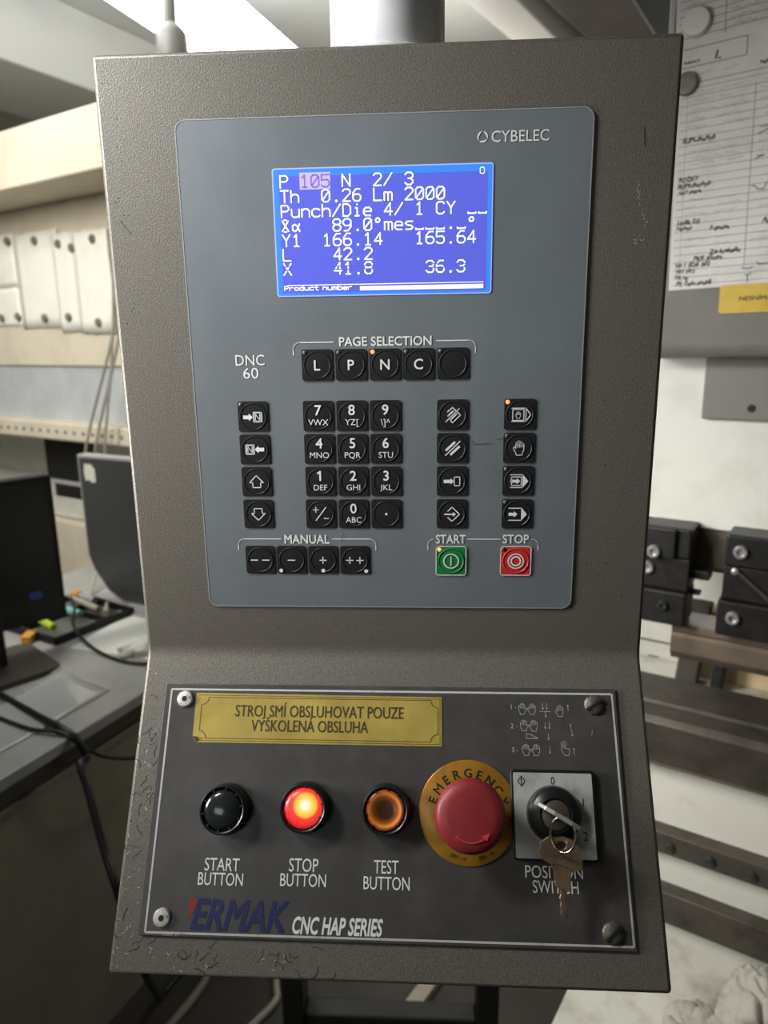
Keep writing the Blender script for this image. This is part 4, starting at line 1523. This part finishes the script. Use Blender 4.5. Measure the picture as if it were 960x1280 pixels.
# ------------------------------------------------------------------ rags on the ledge
def rag(name, x, y, z, r, seed, label, squash=0.6, m='rag'):
    from mathutils import noise
    bm = bmesh.new()
    bmesh.ops.create_icosphere(bm, subdivisions=6, radius=1)
    off = Vector((seed * 3.1, seed * 1.7, seed * 0.37))
    for v in bm.verts:
        d = v.co.normalized()
        warp = Vector((noise.noise(d * 1.5 + off), noise.noise(d * 1.5 - off), noise.noise(d * 1.3 + off * 2))) * 0.35
        q = Vector((d.x, d.y, d.z * 0.6)) + warp
        n1 = abs(noise.noise(q * 1.5 + off))
        n2 = abs(noise.noise(q * 2.8 - off))
        n3 = abs(noise.noise(q * 5.5 + off * 3))
        k = 1 + 0.24 * noise.noise(d * 1.5 - off * 2) - 0.16 * (1 - n1) ** 8 - 0.08 * (1 - n2) ** 9 - 0.05 * (1 - n3) ** 8 + 0.05 * n1
        v.co = Vector((d.x * k, d.y * k, max(d.z * k * squash, -0.42 * squash)))
    me = bpy.data.meshes.new(name)
    for v in bm.verts:
        v.co = v.co * r
        v.co.z += 0.42 * squash * r
    bm.to_mesh(me)
    bm.free()
    me.materials.append(M[m])
    me.polygons.foreach_set('use_smooth', [True] * len(me.polygons))
    o = bpy.data.objects.new(name, me)
    o.location = (x, y, z)
    COL.objects.link(o)
    return tag(o, label, 'rag', 'rags on the machine ledge')


def mw(s, d, z):
    return (0.4342 - 0.866 * s - 0.5 * d, 0.5939 + 0.5 * s - 0.866 * d, z)


rx = mw(-0.062, 0.140, 0.495)
rag('cleaning_rag', rx[0], rx[1], rx[2], 0.062, 2, 'crumpled grey rag beside the lower right corner of the control box', 0.75)
rx = mw(-0.132, 0.085, 0.495)
rag('cleaning_rag', rx[0], rx[1], rx[2], 0.078, 7, 'crumpled grey rag at the far right on the machine ledge', 1.15)

# ------------------------------------------------------------------ second machine at the left, behind the desk
lm = empty('large_press', (0.8342, 1.2867, 0), RZ)
tag(lm, 'long cream press with overhead beam and papers on its front, behind the desk', 'machine')


def lpx(s0, s1, d0, d1, z0, z1):
    return MB().box(-max(s0, s1), -min(s0, s1), -max(d0, d1), -min(d0, d1), z0, z1)


def lmp(mb, name, m, **k):
    return mb.build(name, m, lm, **k)


lmp(lpx(1.3, 4.2, 0.0, 0.25, 2.064, 2.257), 'overhead_beam', M['cream'], bevel=0.006)
lmp(lpx(1.3, 4.2, -0.25, 0.0, 1.42, 2.25), 'upper_panel', M['cream'], bevel=0.004)
lmp(lpx(1.3, 4.2, -0.25, -0.012, 1.14, 1.42), 'ram_band', M['band_grey'], bevel=0.004)
fl = lmp(lpx(1.3, 4.2, -0.25, 0.055, 1.105, 1.185), 'flange', M['cream'], bevel=0.012)
for i in range(18):
    MB(lambda p: (p[0], -p[2], p[1])).lathe(-(2.3 + i * 0.062), 1.145, [(0.008, 0.054), (0.008, 0.0585), (0.006, 0.060), (0.001, 0.060)], 12).build('flange_bolt', M['magnet_dark'], fl, smooth=40)
lmp(lpx(1.3, 4.2, -0.9, -0.45, 0.0, 1.12), 'lower_body', M['machine_white'])
lmp(lpx(2.862, 3.10, -0.22, -0.10, 0.885, 1.105), 'control_unit', M['black_matte'], bevel=0.004)
lmp(lpx(2.80, 3.05, -0.22, -0.10, 0.80, 0.866), 'drive_unit', M['clamp'], bevel=0.004)
lmp(lpx(1.3, 4.2, -0.45, -0.1, 0.70, 0.80), 'bed_shelf', M['machine_white'], bevel=0.006)
lmp(lpx(2.75, 3.06, -0.22, -0.09, 0.866, 0.884), 'light_bar', M['silver'], bevel=0.003)
lmp(lpx(1.3, 4.2, -0.10, -0.04, 0.0, 0.70), 'bed', M['cream'], bevel=0.004)

DLO = Vector((0.8342, 1.2867, 0))


def lw(s, d, z):
    return (DLO.x - 0.866 * s - 0.5 * d, DLO.y + 0.5 * s - 0.866 * d, z)


shs = [(3.30, 1.760, 0.33, 0.215, 'white sheet at the left frame edge on the cream press, above a gap'), (3.30, 1.592, 0.33, 0.160, 'low white sheet at the left frame edge on the cream press'),
       (2.965, 1.580, 0.315, 0.385, 'wide white sheet in the middle of the row on the cream press'), (2.690, 1.560, 0.145, 0.385, 'narrow white sheet overlapping the wide one on the cream press'),
       (2.552, 1.552, 0.225, 0.385, 'white sheet nearest the control box on the cream press')]
for i, (s, z, wd, hh, lab) in enumerate(shs):
    o = MB(plane_map)
    n = 8
    vs, fs = [], []
    random.seed(20 + i)
    for a in range(n + 1):
        for c in range(n + 1):
            wob = 0.004 * sin(a * 1.3 + i) * (c / n) + random.uniform(0, 0.002)
            ez = random.uniform(-0.004, 0.004) if c in (0, n) else 0
            vs.append((wd * a / n, hh * c / n + ez, 0.002 + abs(wob) + 0.002 * i))
    for a in range(n):
        for c in range(n):
            k0 = a * (n + 1) + c
            fs.append((k0, k0 + n + 1, k0 + n + 2, k0 + 1))
    o.add(vs, fs)
    ob = o.build('wall_paper_sheet', M['paper_white'], None, loc=lw(s, 0.0, z), rot=(0, 0, RZ), smooth=60, fix=False)
    sm = ob.modifiers.new('thickness', 'SOLIDIFY')
    sm.thickness = 0.0008
    tag(ob, lab, 'paper', 'papers on the cream press')
spots = [(3.000, 1.945, 'dark magnet on the upper sheet at the left frame edge'), (2.800, 1.930, 'small dark magnet at the top centre of the wide white sheet'), (2.640, 1.905, 'dark magnet at the top right of the wide white sheet'),
         (2.553, 1.883, 'dark ring magnet between the wide sheet and its right neighbour'), (2.416, 1.905, 'dark magnet at the top of the white sheet nearest the control box'),
         (3.120, 1.630, 'dark magnet at the very left edge of the frame on the low sheet'), (2.990, 1.631, 'dark magnet at the lower left corner of the wide white sheet'), (2.790, 1.620, 'dark magnet at the lower centre of the wide white sheet'),
         (2.622, 1.618, 'dark magnet at the foot of the narrow overlapping sheet'), (2.430, 1.592, 'dark magnet at the lower corner of the sheet nearest the control box')]
for s, z, lab in spots:
    loc = lw(s, 0.013, z)
    o = MB(plane_map).lathe(0, 0, [(0.017, 0), (0.017, 0.006), (0.014, 0.009), (0.004, 0.0095)], 20).build('small_magnet', M['magnet_dark'], None, loc=loc, rot=(0, 0, RZ), smooth=40)
    tag(o, lab, 'magnet', 'magnets on the cream press')

for k, (s, sh, lab) in enumerate(((2.462, -0.47, 'leftmost of three thin grey cords hanging before the cream press'), (2.399, -0.42, 'middle of three thin grey cords hanging before the cream press'),
                             (2.332, -0.20, 'rightmost of three thin grey cords hanging before the cream press'))):
    a = Vector(lw(s + sh, 0.12, 2.066))
    b_ = Vector(lw(s, 0.12, 1.06))
    mid = (a + b_) / 2 + Vector((0.02, 0, 0))
    o = MB().tube([a, mid, b_, b_ + Vector((0.01, 0, -0.28))], 0.0055, 8).build('hanging_cord', M['cord_grey'], None, smooth=60)
    tag(o, lab, 'cord', 'cords before the cream press')

# ------------------------------------------------------------------ desk
DA = atan2(0.93, 0.367)
DO = Vector((-0.725, 0.678, 0))


def dw(t_, w_, z=0.76):
    return (DO.x + 0.367 * t_ - 0.93 * w_, DO.y + 0.93 * t_ + 0.367 * w_, z)


dk = empty('work_desk', DO, DA)
tag(dk, 'grey topped metal work desk carrying two monitors, left of the control box', 'desk')
MB().box(-0.6, 1.22, 0.0, 0.85, 0.735, 0.76).build('desk_top', M['desk_top'], dk, bevel=0.003)
MB().box(-0.595, 1.215, 0.006, 0.84, 0.705, 0.735).build('edge_band', M['desk_edge'], dk, bevel=0.002)
cab = MB().box(-0.58, 1.20, 0.05, 0.83, 0.0, 0.705).build('cabinet_side', M['desk_side'], dk, bevel=0.003)
MB().box(-0.58, 1.20, 0.036, 0.05, 0.655, 0.672).build('cabinet_lip', M['desk_side'], cab, bevel=0.002)

# black monitor at the frame edge
mo = empty('black_monitor', (-0.877, 1.25, 0.76), atan2(0.77, 0.64))
tag(mo, 'black monitor at the left frame edge, standing on the desk', 'monitor')
bm1 = MB().box(-0.54, 0.0, 0.0, 0.035, 0.085, 0.442).build('casing', M['black_matte'], mo, bevel=0.004)
MB().box(-0.525, -0.014, -0.0015, 0.001, 0.115, 0.428).build('screen', M['screen_black'], bm1)
MB().box(-0.085, -0.055, -0.0025, -0.0012, 0.145, 0.163).build('screen_reflection', mat('dim_blue_reflection', S(30, 38, 80), 0.4, emit=(S(30, 40, 90), 0.35)), bm1)  # blue reflection on the screen, put in as a dim glowing patch
MB().box(-0.32, -0.16, -0.03, 0.01, 0.0, 0.16).build('stand_neck', M['black_matte'], mo, bevel=0.006)
MB().prism(rrect(-0.40, -0.075, -0.13, 0.08, 0.03), 0.0, 0.014).build('stand_foot', M['desk_edge'], mo, bevel=0.003)

# grey monitor behind it
go = empty('grey_monitor', (-0.985, 1.605, 0.76), radians(-25))
tag(go, 'grey monitor in a silver frame behind the tool tray', 'monitor')
out = [(0.0, 0.437), (0.0, 0.135), (0.02, 0.09), (0.075, 0.03), (0.13, 0.004), (0.50, 0.004), (0.50, 0.437)]
sl = MB(plane_map).prism(out, -0.035, 0.0).build('frame', M['silver'], go, bevel=0.003)
inn = [(0.009, 0.429), (0.009, 0.138), (0.028, 0.095), (0.080, 0.037), (0.133, 0.012), (0.49, 0.012), (0.49, 0.429)]
pn = MB(plane_map).prism(inn, -0.001, 0.003).build('panel', M['screen_grey'], go, bevel=0.001)
MB(plane_map).stroke([(0.034, 0.415), (0.034, 0.12), (0.06, 0.08)], 0.0025, 0.0036).build('panel_groove', M['desk_edge'], pn, fix=False)
MB(plane_map).poly([(0.032, 0.412), (0.060, 0.412), (0.074, 0.398), (0.074, 0.362), (0.056, 0.358), (0.048, 0.366), (0.032, 0.362), (0.028, 0.385)], 0.0042).build('sticker', M['sticker'], pn, fix=False)
MB().prism(rrect(0.16, 0.42, -0.06, 0.14, 0.03), 0.0, 0.006).build('foot', M['silver'], go)

# tool tray and its contents
tr = empty('tool_tray', dw(0.60, 0.50), DA - radians(6))
tag(tr, 'black shallow tray of small tools between the two monitors', 'tray')
T = MB()
T.box(-0.13, 0.12, -0.13, 0.13, 0, 0.004)
T.build('tray_floor', M['plate_grey'], tr)
for nm, a in (('tray_wall', (-0.13, 0.12, -0.13, -0.122)), ('tray_wall', (-0.13, 0.12, 0.122, 0.13)), ('tray_wall', (-0.13, -0.122, -0.13, 0.13)), ('tray_wall', (0.112, 0.12, -0.13, 0.13)),
              ('divider', (-0.13, 0.12, 0.02, 0.025)), ('divider', (0.03, 0.035, -0.13, 0.02))):
    MB().box(a[0], a[1], a[2], a[3], 0.0, 0.022).build(nm, M['black_matte'], tr, bevel=0.002)


def stick(name, t0, w0, t1, w1, z, r, m, label, cat, cap=None, r2=None):
    a, b_ = Vector(dw(t0, w0, z)), Vector(dw(t1, w1, z))
    c = (a + b_) / 2
    o = MB().tube([a - c, (a - c) * 0.55, (b_ - c) * 0.55, b_ - c], (lambda q: r if q < 0.62 else (r2 or r * 0.7)), 10, 3).build(name, M[m], None, loc=c, smooth=50)
    tag(o, label, cat)
    if cap:
        dv = (b_ - c)
        MB().tube([dv * 0.55, dv * 1.02], r * 1.12, 10, 1).build('cap', M[cap], o, smooth=50)
    return o


stick('highlighter', 0.495, 0.430, 0.535, 0.560, 0.79, 0.0095, 'green', 'lime green highlighter pen lying across the tray edge', 'pen')
stick('marker', 0.592, 0.440, 0.610, 0.545, 0.79, 0.0105, 'teal', 'teal and white plastic tool in the tray', 'pen', None, 0.006)
stick('screwdriver', 0.655, 0.44, 0.70, 0.60, 0.782, 0.009, 'cord_pale', 'pale handled tool lying at the back of the tray', 'tool')
stick('screwdriver', 0.700, 0.50, 0.722, 0.60, 0.785, 0.010, 'silver', 'silver tool with orange cap at the back of the tray', 'tool', 'orange')
stick('pencil', 0.64, 0.395, 0.70, 0.455, 0.783, 0.006, 'cord_pale', 'short pale stick in the right corner of the tray', 'pencil')
stick('pencil', 0.70, 0.42, 0.735, 0.60, 0.784, 0.004, 'stand', 'thin dark rod along the far side of the tray', 'pencil')
ob = MB().prism(rrect(-0.024, 0.024, -0.014, 0.014, 0.006), 0, 0.022).build('eraser', M['orange'], None, loc=dw(0.455, 0.475, 0.76), rot=(0, 0, DA + 0.5), bevel=0.004)
tag(ob, 'small orange block on the desk before the tray', 'eraser')
ob = MB().prism(rrect(-0.015, 0.015, -0.012, 0.012, 0.005), 0, 0.022).build('eraser', M['cardboard'], None, loc=dw(0.50, 0.58, 0.76), rot=(0, 0, DA), bevel=0.003)
tag(ob, 'small brown block on the desk beside the black monitor', 'eraser')

# papers, film and cords on the desk
o = MB().prism([(0, 0), (0.24, 0.02), (0.26, 0.28), (-0.03, 0.24)], 0, 0.0012).build('desk_paper', M['paper_white'], None, loc=dw(0.49, 0.10, 0.7601), rot=(0, 0, DA))
tag(o, 'white paper lying on the desk before the grey monitor', 'paper')
n = 16
F = MB()
vs, fs = [], []


def film_pt(u, v):
    lift = max(0.0, 1 - sqrt((u - 1) ** 2 * 4 + (v - 1) ** 2) / 0.95)
    return (-0.10 + 0.43 * u + 0.012 * v, 0.075 + 0.155 * v, 0.0012 + 0.022 * lift * lift + 0.002 * (1 + sin(u * 9 + v * 2)))


for a in range(n + 1):
    for c in range(n + 1):
        vs.append(film_pt(a / n, c / n))
for a in range(n):
    for c in range(n):
        k0 = a * (n + 1) + c
        fs.append((k0, k0 + n + 1, k0 + n + 2, k0 + 1))
F.add(vs, fs)
o = F.build('plastic_sleeve', M['film'], None, loc=(DO.x, DO.y, 0.7605), rot=(0, 0, DA), smooth=60, fix=False)
sm = o.modifiers.new('thickness', 'SOLIDIFY')
sm.thickness = 0.0005
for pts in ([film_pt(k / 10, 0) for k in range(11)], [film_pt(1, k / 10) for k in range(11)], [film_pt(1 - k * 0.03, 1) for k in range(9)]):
    MB().tube([(p[0], p[1], p[2] + 0.0006) for p in pts], 0.0014, 6, 1).build('sleeve_edge_glint', M['magnet'], o)  # pale tubes added for the light caught along the sleeve's edges
tag(o, 'clear plastic sleeve with a raised corner on the desk edge', 'plastic sleeve')
o = rag('wiping_cloth', *dw(0.51, 0.17, 0.7612), 0.042, 4, 'small white cloth on the desk beside the control box edge', 0.5, 'paper_white')
o['group'] = 'desk items'
o['category'] = 'cloth'

def tubeobj(name, pts, r, m, label, cat='cable', sub=6):
    o = MB().tube(pts, r, 10, sub).build(name, M[m], None, smooth=60)
    return tag(o, label, cat)


tubeobj('power_cord', [dw(0.30, 0.62, 0.767), dw(0.235, 0.36, 0.767), dw(0.211, 0.272, 0.767), dw(0.178, 0.118, 0.767), dw(0.160, 0.03, 0.769), dw(0.158, -0.012, 0.755), dw(0.160, -0.03, 0.72),
                       (-0.633, 0.78, 0.728), (-0.608, 0.75, 0.697), (-0.564, 0.70, 0.609), (-0.528, 0.66, 0.556), (-0.511, 0.66, 0.449), (-0.532, 0.75, 0.266), (-0.57, 0.88, 0.08), (-0.60, 0.95, 0.010), (-0.56, 1.05, 0.008)], 0.0075, 'cord_black',
        'thick black cord running over the desk edge down to the floor')
tubeobj('thin_cord', [dw(0.20, 0.60, 0.766), dw(0.150, 0.26, 0.766), dw(0.142, 0.186, 0.766), dw(0.137, 0.088, 0.766), dw(0.150, 0.02, 0.767), dw(0.155, -0.012, 0.752), dw(0.20, -0.03, 0.70),
                      dw(0.27, -0.06, 0.665), dw(0.36, -0.09, 0.655), dw(0.50, -0.09, 0.66)], 0.0042, 'cord_black', 'thin black cord crossing the desk edge below the thick one')
tubeobj('monitor_lead', [dw(0.66, 0.55, 0.80), dw(0.60, 0.47, 0.80), dw(0.535, 0.405, 0.789), dw(0.500, 0.335, 0.770), dw(0.461, 0.226, 0.765), dw(0.452, 0.12, 0.765), dw(0.49, -0.005, 0.766), dw(0.51, -0.02, 0.70)],
        0.0042, 'cord_black', 'thin black lead from the tool tray across the desk')
tubeobj('monitor_lead', [(-1.05, 1.80, 1.08), (-1.02, 1.78, 0.95), (-1.01, 1.70, 0.82), (-0.99, 1.60, 0.765), (-0.95, 1.50, 0.765)], 0.0045, 'cord_pale', 'pale lead hanging beside the grey monitor')
tubeobj('floor_cord', [(-0.20, 1.70, 0.008), (-0.30, 1.30, 0.008), (-0.35, 1.10, 0.010), (-0.335, 0.99, 0.012), (-0.33, 0.94, 0.01), (-0.40, 0.84, 0.008), (-0.46, 0.74, 0.008)], 0.008, 'cord_pale', 'pale cord curving on the floor beside the stand')
tubeobj('floor_cord', [(-0.36, 1.75, 0.010), (-0.47, 1.30, 0.010), (-0.505, 1.12, 0.010), (-0.51, 0.99, 0.010), (-0.56, 0.86, 0.008)], 0.010, 'cord_grey', 'grey cord on the floor between the desk and the stand')
o = MB().box(-0.012, 0.024, -0.25, 0.25, 0, 0.02).build('wooden_batten', M['wood'], None, loc=(0.05, 1.05, 0.0), rot=(0, 0, radians(-32)), bevel=0.002)
tag(o, 'pale wooden batten lying on the floor behind the stand', 'batten')
